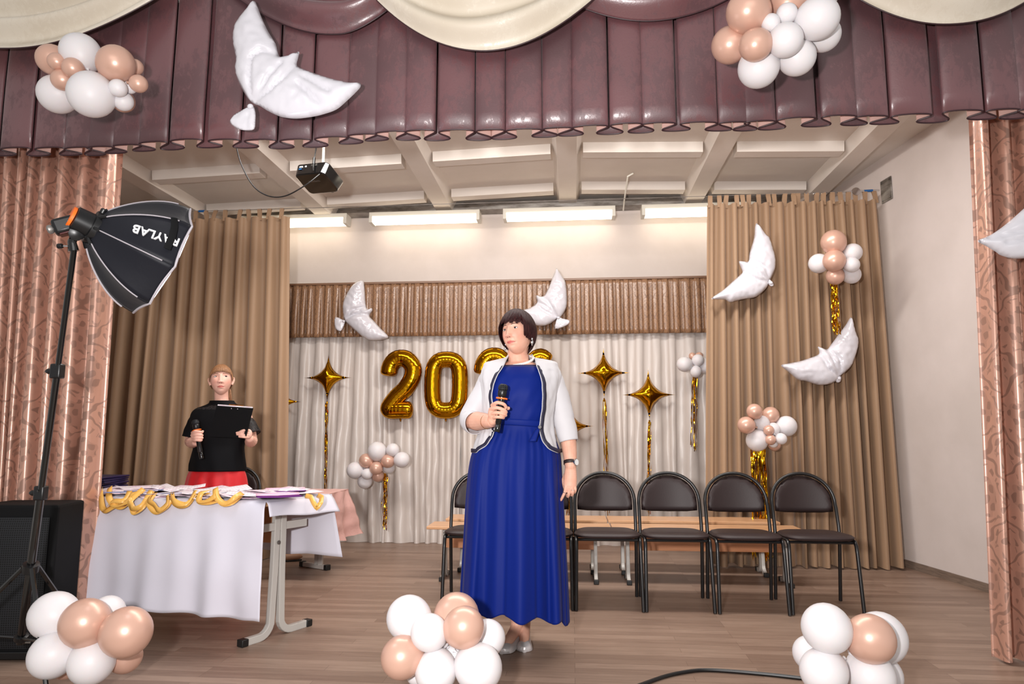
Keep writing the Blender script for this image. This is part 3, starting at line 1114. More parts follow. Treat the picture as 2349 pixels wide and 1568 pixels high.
# golden number balloons
def number(name, px0, px1, py0, py1, path, label, closed=False, rad=.092):
    """path in unit box (x 0..1, y 0 bottom..1 top), centre line of the inflated stroke"""
    a = at(px0, py1, YST); b = at(px1, py0, YST)
    W_, H_ = b.x - a.x, b.z - a.z
    r = empty(name, (a.x, YST, a.z), label=label, cat='balloon', group='golden number balloons')
    P = []
    n = len(path)
    rad_x = rad
    pts_ = [Vector((rad_x + (W_ - 2 * rad_x) * x, 0, rad_x + (H_ - 2 * rad_x) * y)) for x, y in path]
    # catmull
    m = n if closed else n - 1
    for i in range(m):
        g = (lambda k: pts_[k % n]) if closed else (lambda k: pts_[max(0, min(n - 1, k))])
        p0, p1, p2, p3 = g(i - 1), g(i), g(i + 1), g(i + 2)
        for k in range(10):
            t = k / 10
            P.append(.5 * ((2 * p1) + (p2 - p0) * t + (2 * p0 - 5 * p1 + 4 * p2 - p3) * t * t + (3 * p1 - p0 - 3 * p2 + p3) * t ** 3))
    if not closed: P.append(pts_[-1])
    K = len(P)
    rr = []
    for i in range(K):
        e = 1.0
        if not closed:
            dd = min(i, K - 1 - i) / 5
            e = math.sqrt(max(0.02, 1 - (1 - min(1, dd)) ** 2))
        rr.append(rad * e * (1 + .008 * math.sin(i * 1.9)))
    mb = MB()
    ns = 20
    vs = []
    for i, p in enumerate(P):
        t = (P[(i + 1) % K] - P[i - 1]) if closed else (P[min(i + 1, K - 1)] - P[max(i - 1, 0)])
        t.normalize(); s = Vector((-t.z, 0, t.x))
        for j in range(ns):
            an = 2 * pi * j / ns
            cc = math.copysign(abs(math.cos(an)) ** 1.0, math.cos(an)); s_ = math.sin(an)
            pin = 1 + .05 * max(0, abs(math.cos(an)) - .9) * 10 * (.6 + .4 * math.sin(i * 2.7))
            vs.append(p + s * cc * rr[i] * pin * .98 + Vector((0, s_ * rr[i] * .72, 0)))
    fs = []
    for i in range(K if closed else K - 1):
        for j in range(ns):
            fs.append((i * ns + j, i * ns + (j + 1) % ns, ((i + 1) % K) * ns + (j + 1) % ns, ((i + 1) % K) * ns + j))
    if not closed: fs += [tuple(range(ns - 1, -1, -1)), tuple((K - 1) * ns + j for j in range(ns))]
    mb.add(vs, fs).build('foil_number', M['gold'], r, ang=180)
    MB().lathe([(.004, 0), (.012, .015), (.004, .05)], (W_ * .5, 0, .02), (0, .2, -1), 8).build('valve_tab', M['gold'], r)
    return r


two = [(0.0, .66), (0.06, .86), (.3, 1.0), (.68, 1.0), (.95, .84), (.93, .64), (.68, .42), (.35, .26), (.06, .06), (.12, .0), (.5, .0), (1.0, .0)]
zero = [(0, .25), (0, .75), (.16, .95), (.5, 1.0), (.84, .95), (1, .75), (1, .25), (.84, .05), (.5, 0), (.16, .05)]
six = [(.95, .88), (.6, 1.0), (.25, .88), (.04, .55), (.02, .22), (.25, .02), (.65, .0), (.95, .15), (.95, .38), (.65, .52), (.28, .46)]
number('number_balloon', 869, 970, 803, 960, two, 'golden foil number 2 balloon at the left of the row', rad=.088)
number('number_balloon', 973, 1073, 805, 960, zero, 'golden foil number 0 balloon beside the woman in the white jacket', True, rad=.082)
number('number_balloon', 1085, 1182, 798, 958, two, 'golden foil number balloon half hidden behind the woman, above her right shoulder', rad=.088)
number('number_balloon', 1188, 1281, 798, 958, six, 'golden foil number balloon mostly hidden behind the woman, above her left shoulder', rad=.080)

# ------------------------------------------------------------------ bird shaped foil balloons (traced in a unit frame, wings wide)
# each traced outline is in photo pixels; the bird keeps its own size and thickness at its own distance
def bird(outline, seams, Y, label, tail=None, H=.075, lean=0.0, neck=None, hseam=.55, group='white bird shaped foil balloons'):
    c = at(sum(p[0] for p in outline) / len(outline), sum(p[1] for p in outline) / len(outline), Y)
    r = empty('bird_balloon', c, label=label, cat='balloon', group=group)

    def loc(p):
        q_ = at(p[0], p[1], Y) - c
        return (q_.x, q_.z)
    # smooth the outline
    def smooth_(pl, k=4):
        P = [Vector(loc(p)) for p in pl]; n = len(P); o = []
        for i in range(n):
            p0, p1, p2, p3 = P[i - 1], P[i], P[(i + 1) % n], P[(i + 2) % n]
            for j in range(k):
                t = j / k
                o.append(tuple(.5 * ((2 * p1) + (p2 - p0) * t + (2 * p0 - 5 * p1 + 4 * p2 - p3) * t * t + (3 * p1 - p0 - 3 * p2 + p3) * t ** 3)))
        return o
    sm = [[np.array(loc(p)) for p in s] for s in seams]
    inflate(smooth_(outline), H, .06, r, 'wings_and_body', M['dove'], lambda x, y, h: (x, -h + lean * x, y), seams=sm, res=.014, expo=.62, wob=.14, seam_k=hseam)
    if tail:
        inflate(smooth_(tail, 3), .016, .03, r, 'tail', M['dove'], lambda x, y, h: (x, -h + lean * x, y), res=.008, wob=.5, seams=[[np.array(loc(neck)), np.array(loc(tail[len(tail) // 2]))]] if neck else ())
    if neck:
        q_ = at(neck[0], neck[1], Y) - c
        MB().ball((q_.x, -.008, q_.z), (.016, .014, .014), 12, 8).build('neck_tie', M['dove'], r)
    return r


bird([(582, 2), (590, 14), (600, 40), (615, 72), (632, 100), (640, 128), (655, 129), (675, 122), (686, 119), (684, 132), (681, 150), (695, 158), (722, 168), (760, 180),
      (800, 189), (824, 190), (827, 199), (815, 213), (795, 232), (772, 251), (742, 262), (715, 268), (680, 272), (650, 269), (632, 263), (612, 253), (596, 243), (583, 238),
      (569, 226), (556, 205), (546, 185), (539, 160), (541, 135), (534, 95), (538, 60), (555, 35), (568, 18)],
     [[(583, 238), (578, 190), (585, 140), (605, 125), (640, 128)], [(583, 238), (625, 215), (660, 185), (681, 150)], [(583, 238), (620, 190), (650, 150)],
      [(700, 180), (760, 215)], [(690, 200), (735, 240)]],
     YV - .19, 'large white bird balloon spread over the brown valance at upper left', tail=[(573, 243), (581, 243), (586, 258), (586, 275), (583, 296), (565, 299), (545, 295), (527, 280), (536, 264), (552, 254)], H=.06, neck=(576, 246))
bird([(832, 643), (836, 660), (840, 705), (852, 706), (854, 712), (847, 724), (858, 736), (872, 752), (891, 772), (876, 779), (850, 780), (835, 774), (815, 758), (797, 742),
      (790, 732), (786, 710), (788, 690), (800, 665), (815, 648)], [[(791, 733), (815, 722), (847, 722)], [(791, 733), (812, 712), (840, 705)], [(791, 733), (830, 715)]],
     YP - .10, 'white bird balloon on the bronze pelmet above the golden 2', tail=[(789, 735), (791, 740), (782, 759), (769, 752), (769, 727)], neck=(789, 737))
bird([(1278, 616), (1290, 634), (1298, 650), (1301, 690), (1297, 710), (1285, 728), (1278, 730), (1262, 742), (1245, 747), (1225, 744), (1205, 730), (1200, 712), (1215, 706), (1229, 697),
      (1232, 690), (1230, 677), (1246, 679), (1256, 664), (1266, 640), (1274, 620)], [[(1279, 729), (1255, 705), (1236, 695)], [(1279, 729), (1262, 700), (1246, 680)], [(1279, 729), (1245, 712), (1230, 697)]],
     YP - .10, 'white bird balloon on the bronze pelmet behind the woman\'s head', tail=[(1279, 727), (1290, 730), (1307, 735), (1300, 746), (1273, 754)], neck=(1281, 729))
bird([(1736, 512), (1745, 520), (1755, 535), (1765, 545), (1772, 565), (1779, 592), (1778, 615), (1770, 635), (1764, 645), (1758, 660), (1735, 680), (1710, 685), (1690, 689), (1675, 693),
      (1663, 687), (1640, 686), (1633, 683), (1660, 664), (1680, 646), (1698, 630), (1703, 622), (1695, 600), (1706, 599), (1717, 599), (1720, 580), (1730, 545), (1732, 520)],
     [[(1766, 646), (1740, 630), (1712, 600)], [(1766, 646), (1735, 645), (1703, 625)], [(1766, 646), (1752, 615), (1720, 596)]],
     YC - .125, 'white bird balloon at the top of the right-hand beige curtain', neck=(1768, 649), tail=[(1764, 640), (1772, 646), (1775, 654), (1769, 657), (1762, 650)])
bird([(1953, 728), (1957, 735), (1962, 758), (1969, 778), (1967, 800), (1955, 835), (1940, 852), (1927, 862), (1915, 875), (1895, 882), (1875, 882), (1850, 874), (1830, 870), (1812, 855),
      (1792, 838), (1810, 833), (1835, 828), (1860, 820), (1877, 813), (1879, 805), (1876, 795), (1885, 797), (1897, 801), (1905, 792), (1925, 765), (1940, 745), (1949, 730)],
     [[(1926, 866), (1908, 830), (1897, 803)], [(1926, 866), (1895, 845), (1880, 815)], [(1926, 866), (1922, 825), (1900, 802)]],
     YC - .125, 'white bird balloon low on the right-hand beige curtain', neck=(1924, 868), tail=[(1922, 862), (1930, 864), (1928, 875), (1920, 877), (1916, 870)])
bird([(2243, 552), (2270, 540), (2300, 520), (2330, 495), (2352, 476), (2380, 462), (2420, 470), (2430, 520), (2420, 560), (2390, 585), (2350, 592), (2320, 592), (2295, 585), (2285, 578), (2262, 564)],
     [[(2260, 550), (2350, 530)], [(2300, 560), (2370, 545)]], YS - .22, 'white bird balloon whose wing tip crosses the right-hand rose curtain', H=.06)

# ------------------------------------------------------------------ latex balloon bunches
def balloon_mesh(parent, c, r, axis, mat_, name='balloon'):
    """teardrop balloon with its knot on the side away from axis"""
    c = Vector(c); ax = Vector(axis).normalized()
    pr = []
    nn = 18
    for i in range(nn + 1):
        t = -pi / 2 + pi * i / nn
        rad = math.cos(t) * r
        h = math.sin(t) * r
        if h < 0: h *= 1.10; rad *= 1 - .05 * (h / r) ** 2
        pr.append((max(rad, .0004), h))
    k = -1.10 * r
    pr = [(.009, k - .020), (.004, k - .012), (.003, k - .006)] + [(.006, k + .001)] + pr[1:]
    o = MB().lathe(pr, (0, 0, 0), ax, 28).build(name, mat_, parent, ang=180)
    o.location = c
    return o


def bunch(label, Y, items, group=None, start=None, tassel=None, zmin=None, cm='bunch of white and rose gold balloons', pushmax=.35, tight=.86):
    """items: (px, py, r_px, 'w' or 'r') ordered from front to back"""
    placed = []
    for (px, py, rp, k) in items:
        y = Y - .12 if start is None else start
        while True:
            p = at(px, py, y); r = rp / FPX * dep(p)
            ok = True
            for (q_, rq, _) in placed:
                if (q_ - p).length < (r + rq) * tight: ok = False; break
            if ok or y > Y + pushmax: break
            y += .008
        if zmin is not None and p.z - r < zmin: p.z = zmin + r * 1.0
        placed.append((p, r, k))
    cen = sum((p * r for p, r, k in placed), Vector()) / sum(r for p, r, k in placed)
    root = empty('balloon_bunch', cen, label=label, cat='balloons', group=group)
    for p, r, k in placed:
        d = p - cen
        if d.length < .02: d = Vector((0, -1, .2))
        balloon_mesh(root, p - cen, r, d, M['latex'] if k == 'w' else M['rose'])
    if tassel:
        (tx, ty, bx, by, wd_, n_, sd) = tassel
        yy = min(max(p.y for p, r, k in placed), Y + .05)
        a = at(tx, ty, yy); b = at(bx, by, yy)
        tinsel(root, a.x - cen.x, a.y - cen.y, a.z - cen.z, b.x - cen.x, b.z - cen.z, wd_, n_, sd, name='tinsel_tassel')
    MB().ball((0, 0, 0), (.02, .02, .02), 10, 8).build('tie', M['latex'], root)
    return root, placed


bunch('balloon bunch on the valance at upper left over the cream swag', YV, [
    (167, 156, 23, 'r'), (271, 202, 20, 'w'), (210, 217, 51, 'w'), (130, 141, 19.5, 'r'), (143, 183, 24, 'r'), (266, 146, 41, 'r'), (283, 232, 22, 'w'), (299, 200, 14.5, 'w'),
    (185, 122, 44, 'w'), (133, 216, 43, 'w'), (120, 137, 34, 'r'), (318, 192, 20, 'r'), (310, 154, 18, 'r'), (283, 232, 25, 'r')], start=YV - .45, pushmax=-.12)
bunch('balloon bunch on the valance at upper right', YV, [
    (1768, 53, 21, 'w'), (1733, 103, 37, 'r'), (1805, 31, 23.5, 'w'), (1802, 92, 39, 'w'), (1716, 27, 49, 'r'), (1675, 103, 42, 'r'), (1876, 42, 48, 'w'),
    (1740, 155, 46, 'w'), (1828, 131, 42, 'w'), (1808, 6, 42, 'r'), (1889, 80, 38, 'w'), (1883, -5, 36, 'w')], start=YV - .48, pushmax=-.12)
YF = 2.95
bunch('balloon bunch on the stage floor at the left beside the speaker', YF, [
    (195, 1428, 54, 'r'), (290, 1449, 56, 'r'), (210, 1518, 50, 'w'), (121, 1502, 51, 'w'), (124, 1411, 53, 'w'), (247, 1405, 38, 'w'), (287, 1505, 37, 'r'), (150, 1530, 26, 'r')],
      start=YF - .16, zmin=.004)
bunch('balloon bunch on the stage floor in front of the woman in the blue dress', YF, [
    (984, 1450, 42, 'w'), (1064, 1438, 47, 'r'), (1098, 1531, 54, 'w'), (1000, 1540, 48, 'w'), (922, 1507, 48, 'r'), (1047, 1412, 52, 'r'), (938, 1417, 51, 'w'), (1118, 1462, 41, 'w'),
    (958, 1545, 26, 'w'), (1043, 1500, 22, 'w')], start=YF - .16, zmin=.004)
bunch('balloon bunch on the stage floor at the right beside the cable', YF, [
    (1896, 1440, 55, 'w'), (1997, 1464, 54, 'r'), (1889, 1540, 52, 'w'), (1997, 1550, 54, 'w'), (1859, 1498, 39, 'w'), (2020, 1462, 57, 'w'), (2022, 1548, 46, 'w'), (1938, 1432, 18, 'w')],
      start=YF - .14, zmin=.004)
bunch('balloon bunch with gold tassel low on the white drapes left of centre', YST, [
    (863, 1073, 15.5, 'r'), (890, 1057, 15.5, 'r'), (840, 1056, 16.5, 'r'), (865, 1034, 21.5, 'w'), (842, 1086, 13.3, 'w'), (814, 1078, 19, 'w'), (901, 1031, 15, 'w'), (922, 1054, 18, 'w'), (892, 1072, 14, 'w'),
    (867, 1090, 14.5, 'r'), (837, 1103, 17, 'w')], start=YST - .2, pushmax=.04, tassel=(885, 1085, 883, 1217, .05, 16, 11))
bunch('small balloon bunch with gold tassel half behind the right-hand beige curtain', YST, [
    (1601, 826, 14, 'w'), (1596, 852, 13.5, 'w'), (1570, 835, 17.5, 'w'), (1619, 839, 18.5, 'w'), (1588, 816, 8, 'r'), (1604, 816, 9, 'r')], start=YST - .15, pushmax=.04,
      tassel=(1593, 862, 1593, 1040, .055, 11, 12))
bunch('balloon bunch with gold tassel high on the right-hand beige curtain', YC - .08, [
    (1913.5, 597.6, 25, 'r'), (1954, 607, 17.5, 'w'), (1912, 555, 28, 'r'), (1916, 633, 20, 'r'), (1878, 604, 22.5, 'w'), (1956, 579, 21, 'w'), (1953, 629.5, 21, 'w')], start=YC - .38, pushmax=-.02,
      tassel=(1913, 650, 1921, 768, .05, 22, 13))
bunch('balloon bunch with long gold tassel low on the right-hand beige curtain', YC - .08, [
    (1763.5, 986.5, 12, 'r'), (1767.6, 1008, 12, 'r'), (1747.5, 970, 17.5, 'w'), (1736.5, 1010, 24.7, 'w'), (1774, 984, 15.5, 'w'), (1792, 1006, 13, 'w'), (1774, 1016, 10.5, 'w'), (1768, 951.6, 19, 'r'),
    (1730.5, 943, 17.5, 'r'), (1711.7, 974.5, 19.5, 'r'), (1804, 977, 23.5, 'w'), (1776, 1019, 14.6, 'r')], start=YC - .36, pushmax=-.02,
      tassel=(1737, 1030, 1748, 1290, .115, 44, 14))

# ------------------------------------------------------------------ loudspeaker
c0 = at(98, 1500, 3.22)
sp = empty('loudspeaker', (c0.x - .235, 3.24, 0), R(6), label='black floor loudspeaker with perforated grille in front of the left rose curtain', cat='speaker')
H_s = .74
mb = MB()
out = [(-.22, 0), (.22, 0), (.19, .27), (-.19, .27)]
mb.prism(out, 0.004, H_s)
mb.build('cabinet', M['blackm'], sp, bevel=.014, smooth=False)


def gr(u, v):
    x = (u * 2 - 1) * .185; z = .06 + v * (H_s - .12)
    return (x, -.006 - .02 * (1 - (u * 2 - 1) ** 2) * (1 - (v * 2 - 1) ** 6), z)


MB().grid(gr, 12, 16).build('grille', M['grille'], sp, ang=180)
MB().box((0.0, -.006, .03), (.38, .012, .035)).build('lower_rail', M['black'], sp, bevel=.004)
MB().box((.14, -.022, .095), (.03, .006, .008)).build('badge', M['steel'], sp, bevel=.001)

# ------------------------------------------------------------------ softbox on its stand
def pd(px, py, dist):
    r = (RT * ((px - 1174.5) / FPX) - UP * ((py - 784) / FPX) + FW).normalized()
    return Vector((0, 0, ZC)) + r * dist


DS = 3.22
hub = pd(213, 521, DS)
rimc = pd(372, 597, DS + .045)
axs = (rimc - hub).normalized()
Ls = (rimc - hub).length
viewd = (rimc - Vector((0, 0, ZC))).normalized()
tocam = -(viewd - axs * viewd.dot(axs)).normalized()          # towards the camera, square to the axis
upv = axs.cross(tocam).normalized()
if upv.z < 0: upv = -upv
Rr = (pd(437, 475, DS) - pd(310, 718, DS)).length / 2
sb = empty('softbox', hub, label='black octagonal softbox with grey ribs glowing at its front, on a tall light stand', cat='softbox')


def rib(a, t, off=0):
    rr_ = .052 + (Rr - .052) * math.sin(min(1, t) * pi / 2 * .98) ** .78
    rr_ += off
    return axs * (Ls * t) + tocam * (math.cos(a) * rr_) + upv * (math.sin(a) * rr_)


mb = MB(); mi = MB()
for k in range(8):
    a0, a1 = k * pi / 4, (k + 1) * pi / 4
    def pf(u, v, a0=a0, a1=a1):
        p = rib(a0, v).lerp(rib(a1, v), u)
        c_ = axs * (Ls * v)
        return c_ + (p - c_) * (1 - .045 * math.sin(pi * u) * (1 - v) - .02 * math.sin(pi * u))
    mb.grid(pf, 10, 16)
mb.build('black_shell', M['soft'], sb, ang=30, solid=.002)
for k in range(8):
    a = k * pi / 4
    pts_ = [rib(a, .04 + .78 * i / 12, .003) for i in range(13)]
    MB().tube(pts_, .0055, 6, flat=(1, .5)).build('rib_binding', M['greyrib'], sb)
mb = MB()
ringp = [rib(k * pi / 4, 1.0, .001) for k in range(8)]
rp = []
for k in range(8):
    for i in range(6): rp.append(ringp[k].lerp(ringp[(k + 1) % 8], i / 6) * 1.0 - axs * (.006 * math.sin(pi * i / 6)))
MB().tube(rp, .005, 6, closed=True).build('rim_cord', M['greyrib'], sb)
vs = [axs * (Ls * 1.0 + .022)]
for rr_, bb in ((.5, .018), (.85, .010), (.975, -.004)):
    for k in range(8):
        for i in range(2):
            p = ringp[k].lerp(ringp[(k + 1) % 8], i / 2); c_ = axs * (Ls * 1.0)
            vs.append(c_ + (p - c_) * rr_ + axs * bb)
fs = [(0, 1 + (j + 1) % 16, 1 + j) for j in range(16)]
for q_ in range(2):
    for j in range(16): fs.append((1 + q_ * 16 + j, 1 + q_ * 16 + (j + 1) % 16, 17 + q_ * 16 + (j + 1) % 16, 17 + q_ * 16 + j))
MB().add(vs, fs).build('diffuser', M['diff'], sb)
mb = MB().lathe([(.058, -.012), (.068, -.010), (.068, .030), (.056, .034)], (0, 0, 0), axs, 28)
mb.lathe([(.040, -.075), (.050, -.07), (.052, -.012), (.045, -.01)], (0, 0, 0), axs, 24)
mb.build('mount_ring', M['black'], sb)
MB().lathe([(.041, -.086), (.043, -.085), (.043, -.075), (.041, -.074)], (0, 0, 0), axs, 24).build('orange_band', M['orange'], sb)
for k in range(8):
    a = k * pi / 4
    MB().tube([rib(a, 0.0, .010) - axs * .004, rib(a, .03, .009), rib(a, .055, .006)], .007, 6).build('rib_clip', M['black'], sb)
MB().lathe([(.012, 0), (.012, .02), (.008, .024)], upv * .062 + axs * .004, upv, 10).build('locking_knob', M['black'], sb)
# strap on the upper panel
st = [rib(pi / 4, .74, .012), rib(pi / 4 * .8, .78, .006), rib(pi / 4 * .55, .80, .004), rib(pi / 4 * .25, .80, .008)]
MB().tube(st, .013, 6, flat=(1, .15), up=tuple(tocam)).build('strap', M['blackm'], sb)
# lettering on the panel facing the camera
tt = .64
pc_ = (rib(0, tt).lerp(rib(pi / 4, tt), .50))
tx = -((rib(0, tt + .06).lerp(rib(pi / 4, tt + .06), .5)) - (rib(0, tt - .06).lerp(rib(pi / 4, tt - .06), .5))).normalized()
nn_ = (rib(pi / 4, tt) - rib(0, tt)).cross(tx).normalized()
if nn_.dot(tocam) < 0: nn_ = -nn_
ty = nn_.cross(tx).normalized()
mw = Matrix((( tx.x, ty.x, nn_.x, 0), (tx.y, ty.y, nn_.y, 0), (tx.z, ty.z, nn_.z, 0), (0, 0, 0, 1)))
mw = Matrix.Translation(pc_ + nn_ * .003) @ mw
text_mesh('RAYLAB', .048, M['whitetext'], sb, mw, extrude=.004)
# flash unit
hp_ = pd(186, 507, DS); bp_ = pd(150, 517, DS)
fl = empty('speedlight_flash', hp_, label='black camera flash unit mounted behind the softbox', cat='flash')
fd = (pd(124, 524, DS) - pd(174, 511, DS)).normalized()
s_, u_, d_ = frame_of(fd)
rm = Matrix((s_, u_, d_)).transposed()
MB().box((0, 0, 0), (.060, .052, .075), Matrix((tocam, upv, axs)).transposed()).build('flash_head', M['black'], fl, bevel=.010)
MB().lathe([(.012, -.034), (.022, -.032), (.022, .032), (.012, .034)], fd * .030, tocam, 16).build('flash_hinge', M['black'], fl)
MB().box(bp_ - hp_, (.056, .062, .085), rm).build('flash_body', M['black'], fl, bevel=.012)
MB().box(bp_ - hp_ + u_ * -.032, (.05, .006, .06), rm).build('red_window', M['flashred'], fl, bevel=.002)
MB().lathe([(.014, 0), (.018, .006), (.018, .016), (.010, .022)], bp_ - hp_ + fd * .042, fd, 12).build('hot_shoe_foot', M['steel'], fl)

# light stand
YT = 2.98
top_p = pd(170, 570, DS - .01)
stp = at(55, 1385, YT)
std = empty('light_stand', (stp.x, stp.y, 0), label='tall black light stand with tripod legs holding the softbox', cat='light stand')
o0 = Vector((stp.x, stp.y, 0))
T_ = top_p - o0
dirn = (T_ - Vector((0, 0, .17))).normalized()
B_ = Vector((0, 0, .17))
Lp = (T_ - B_).length
for (a, b, r_) in ((0, .42, .0165), (.40, .72, .0135), (.70, 1.0, .011)):
    MB().tube([B_ + dirn * Lp * a, B_ + dirn * Lp * b], r_, 14).build('pole_section', M['blackgloss'], std)
for a in (.41, .715):
    MB().box(B_ + dirn * Lp * a, (.045, .036, .06)).build('clamp', M['black'], std, bevel=.006)
    MB().lathe([(.010, 0), (.012, .02), (.006, .03)], B_ + dirn * Lp * a + Vector((-.02, 0, 0)), (-1, 0, 0), 8).build('clamp_knob', M['black'], std)
hubc = B_ + dirn * .38
MB().lathe([(.02, -.02), (.032, -.018), (.032, .018), (.02, .02)], hubc, dirn, 14).build('leg_collar', M['black'], std)
MB().lathe([(.02, -.012), (.028, -.01), (.028, .01), (.02, .012)], B_ + dirn * .03, dirn, 14).build('brace_collar', M['black'], std)
for an in (197, 72, 318):
    a = R(an)
    ft = Vector((math.cos(a) * .46, math.sin(a) * .36, .012))
    hp = hubc + Vector((math.cos(a) * .03, math.sin(a) * .03, 0))
    leg = MB().tube([hp, ft], .010, 8).build('leg', M['blackgloss'], std)
    md = hp.lerp(ft, .55)
    MB().tube([B_ + dirn * .03 + Vector((math.cos(a) * .025, math.sin(a) * .025, 0)), md], .006, 6).build('brace', M['black'], std)
    MB().ball(ft, (.016, .016, .012), 10, 8).build('rubber_foot', M['rubber'], leg)
    MB().ball(md + Vector((0, -.012, 0)), .006, 8, 6).build('rivet', M['chrome'], leg)
# tilting bracket
br0 = T_; br1 = hub - o0 - axs * .04 - upv * .05
MB().tube([br0 + dirn * -.01, br0.lerp(br1, .45) + Vector((-.012, 0, .0)), br1], [.021, .017, .016], 10, flat=(1, .8)).build('tilt_bracket', M['blackgloss'], std)
MB().lathe([(.006, 0), (.026, .004), (.028, .014), (.012, .02)], br1 + tocam * .012, tocam, 10).build('bracket_knob', M['black'], std)
MB().tube([br0 + Vector((-.015, 0, .01)), br0 + Vector((-.055, 0, .012))], .003, 6).build('screw', M['chrome'], std)
MB().lathe([(.008, 0), (.010, .004), (.010, .018), (.006, .02)], br0 + Vector((-.05, 0, .012)), (-1, 0, 0), 10).build('screw_knob', M['black'], std)
MB().tube([br1, br1 + axs * .07 + upv * .01], .008, 8).build('mount_arm', M['steel'], std)

# ------------------------------------------------------------------ award table
ZT = .74
Cfr, Cbr = Vector((-1.58, 3.48, 0)), Vector((-1.40, 3.93, 0))
Cfl, Cbl = Vector((-2.98, 3.72, 0)), Vector((-2.86, 4.34, 0))


def tp(u, v, z=0): return Cfl.lerp(Cfr, u).lerp(Cbl.lerp(Cbr, u), v) + Vector((0, 0, z))


tbl = empty('school_desk', (-2.2, 3.9, 0), label='long school desk with grey steel legs under the white tablecloth', cat='table')
off = Vector((-2.2, 3.9, 0))
MB().hexa([tp(.01, .02, ZT - .025) - off, tp(.01, .02, ZT - .003) - off, tp(.01, .98, ZT - .025) - off, tp(.01, .98, ZT - .003) - off,
           tp(.985, .02, ZT - .025) - off, tp(.985, .02, ZT - .003) - off, tp(.985, .98, ZT - .025) - off, tp(.985, .98, ZT - .003) - off]).build('tabletop', M['benchw'], tbl, smooth=False)


def rect_tube(mb, pts_, w_, h_, up=(0, 0, 1)):
    """rectangular section swept along a path"""
    P = [Vector(p) for p in pts_]; K = len(P); vs = []
    side = None
    for i, p in enumerate(P):
        t = (P[min(i + 1, K - 1)] - P[max(i - 1, 0)]).normalized()
        s = t.cross(Vector(up))
        if s.length < .3: s = side if side is not None else t.cross(Vector((0, 1, 0)))
        s = (s - t * s.dot(t)).normalized()
        if side is not None and s.dot(side) < 0: s = -s
        side = s; n_ = s.cross(t).normalized()
        for a, b in ((-1, -1), (1, -1), (1, 1), (-1, 1)): vs.append(p + s * a * w_ / 2 + n_ * b * h_ / 2)
    fs = [(3, 2, 1, 0), tuple((K - 1) * 4 + j for j in range(4))]
    for i in range(K - 1):
        for j in range(4): fs.append((i * 4 + j, i * 4 + (j + 1) % 4, (i + 1) * 4 + (j + 1) % 4, (i + 1) * 4 + j))
    return mb.add(vs, fs)


def end_frame(parent, F, Bk, zt, M_, name='leg', w_=.03, h_=.03, caps=True, gap=.02, bar=True, capl=.04):
    """two posts back to back bending out into feet (F front foot, Bk rear foot)"""
    F = Vector(F); Bk = Vector(Bk)
    mid = (F + Bk) / 2; d = (Bk - F).normalized(); mid = F + (Bk - F) * .47
    sidev = Vector((-d.y, d.x, 0))
    lift = w_ / 2 + .003
    for s, ft in ((-1, F), (1, Bk)):
        pb = mid + d * s * gap
        rr_ = .075
        pth = [pb + Vector((0, 0, zt)), pb + Vector((0, 0, zt * .5)) + d * s * .004, pb + d * s * .012 + Vector((0, 0, rr_ * 1.7))]
        c_ = pb + d * s * (.012 + rr_) + Vector((0, 0, lift + rr_))
        for k in range(1, 7):
            a = R(90) * k / 6
            pth.append(c_ + d * s * (-math.cos(a) * rr_) + Vector((0, 0, -math.sin(a) * rr_)))
        pth.append(ft + Vector((0, 0, lift)) - d * s * .01)
        lg = rect_tube(MB(), pth, w_ * 1.25, w_, up=sidev).build(name, M_, parent, smooth=False, bevel=.004)
        if caps:
            MB().box(ft + Vector((0, 0, lift + .001)) - d * s * capl * .3, (capl, w_ * 1.45, w_ * 1.2), Matrix((d, sidev, Vector((0, 0, 1)))).transposed()).build('foot_cap', M['rubber'], lg, bevel=.004)
    if bar:
        rect_tube(MB(), [mid - d * .17 + Vector((0, 0, zt - .13)), mid + d * .19 + Vector((0, 0, zt - .13))], .026, .042, up=(0, 0, 1)).build('shelf_bracket', M_, parent, smooth=False, bevel=.002)
    return mid, d, sidev


Fn = ground(552, 1484) - off; Fb = ground(708, 1434) - off
mid, dd_, sd_ = end_frame(tbl, Fn, Fb, ZT - .025, M['greym'], w_=.031)
for z_ in (ZT - .09, ZT - .24):
    MB().lathe([(.011, 0), (.011, .004), (.005, .006)], mid - dd_ * .018 + Vector((0, 0, z_)) - sd_ * .021, -sd_, 10).build('bolt', M['steel'], tbl)
# modesty panel
mp0 = mid + sd_ * .03
lft = (Cfl - Cfr).normalized()
MB().hexa([mp0 + Vector((0, 0, ZT - .25)) + dd_ * .0, mp0 + Vector((0, 0, ZT - .03)), mp0 + dd_ * .016 + Vector((0, 0, ZT - .25)), mp0 + dd_ * .016 + Vector((0, 0, ZT - .03)),
           mp0 + lft * 1.1 + Vector((0, 0, ZT - .25)), mp0 + lft * 1.1 + Vector((0, 0, ZT - .03)), mp0 + lft * 1.1 + dd_ * .016 + Vector((0, 0, ZT - .25)), mp0 + lft * 1.1 + dd_ * .016 + Vector((0, 0, ZT - .03))]).build('front_panel', M['benchp'], tbl, smooth=False)
end_frame(tbl, Fn + lft * 1.15, Fb + lft * 1.15, ZT - .025, M['greym'], w_=.031)

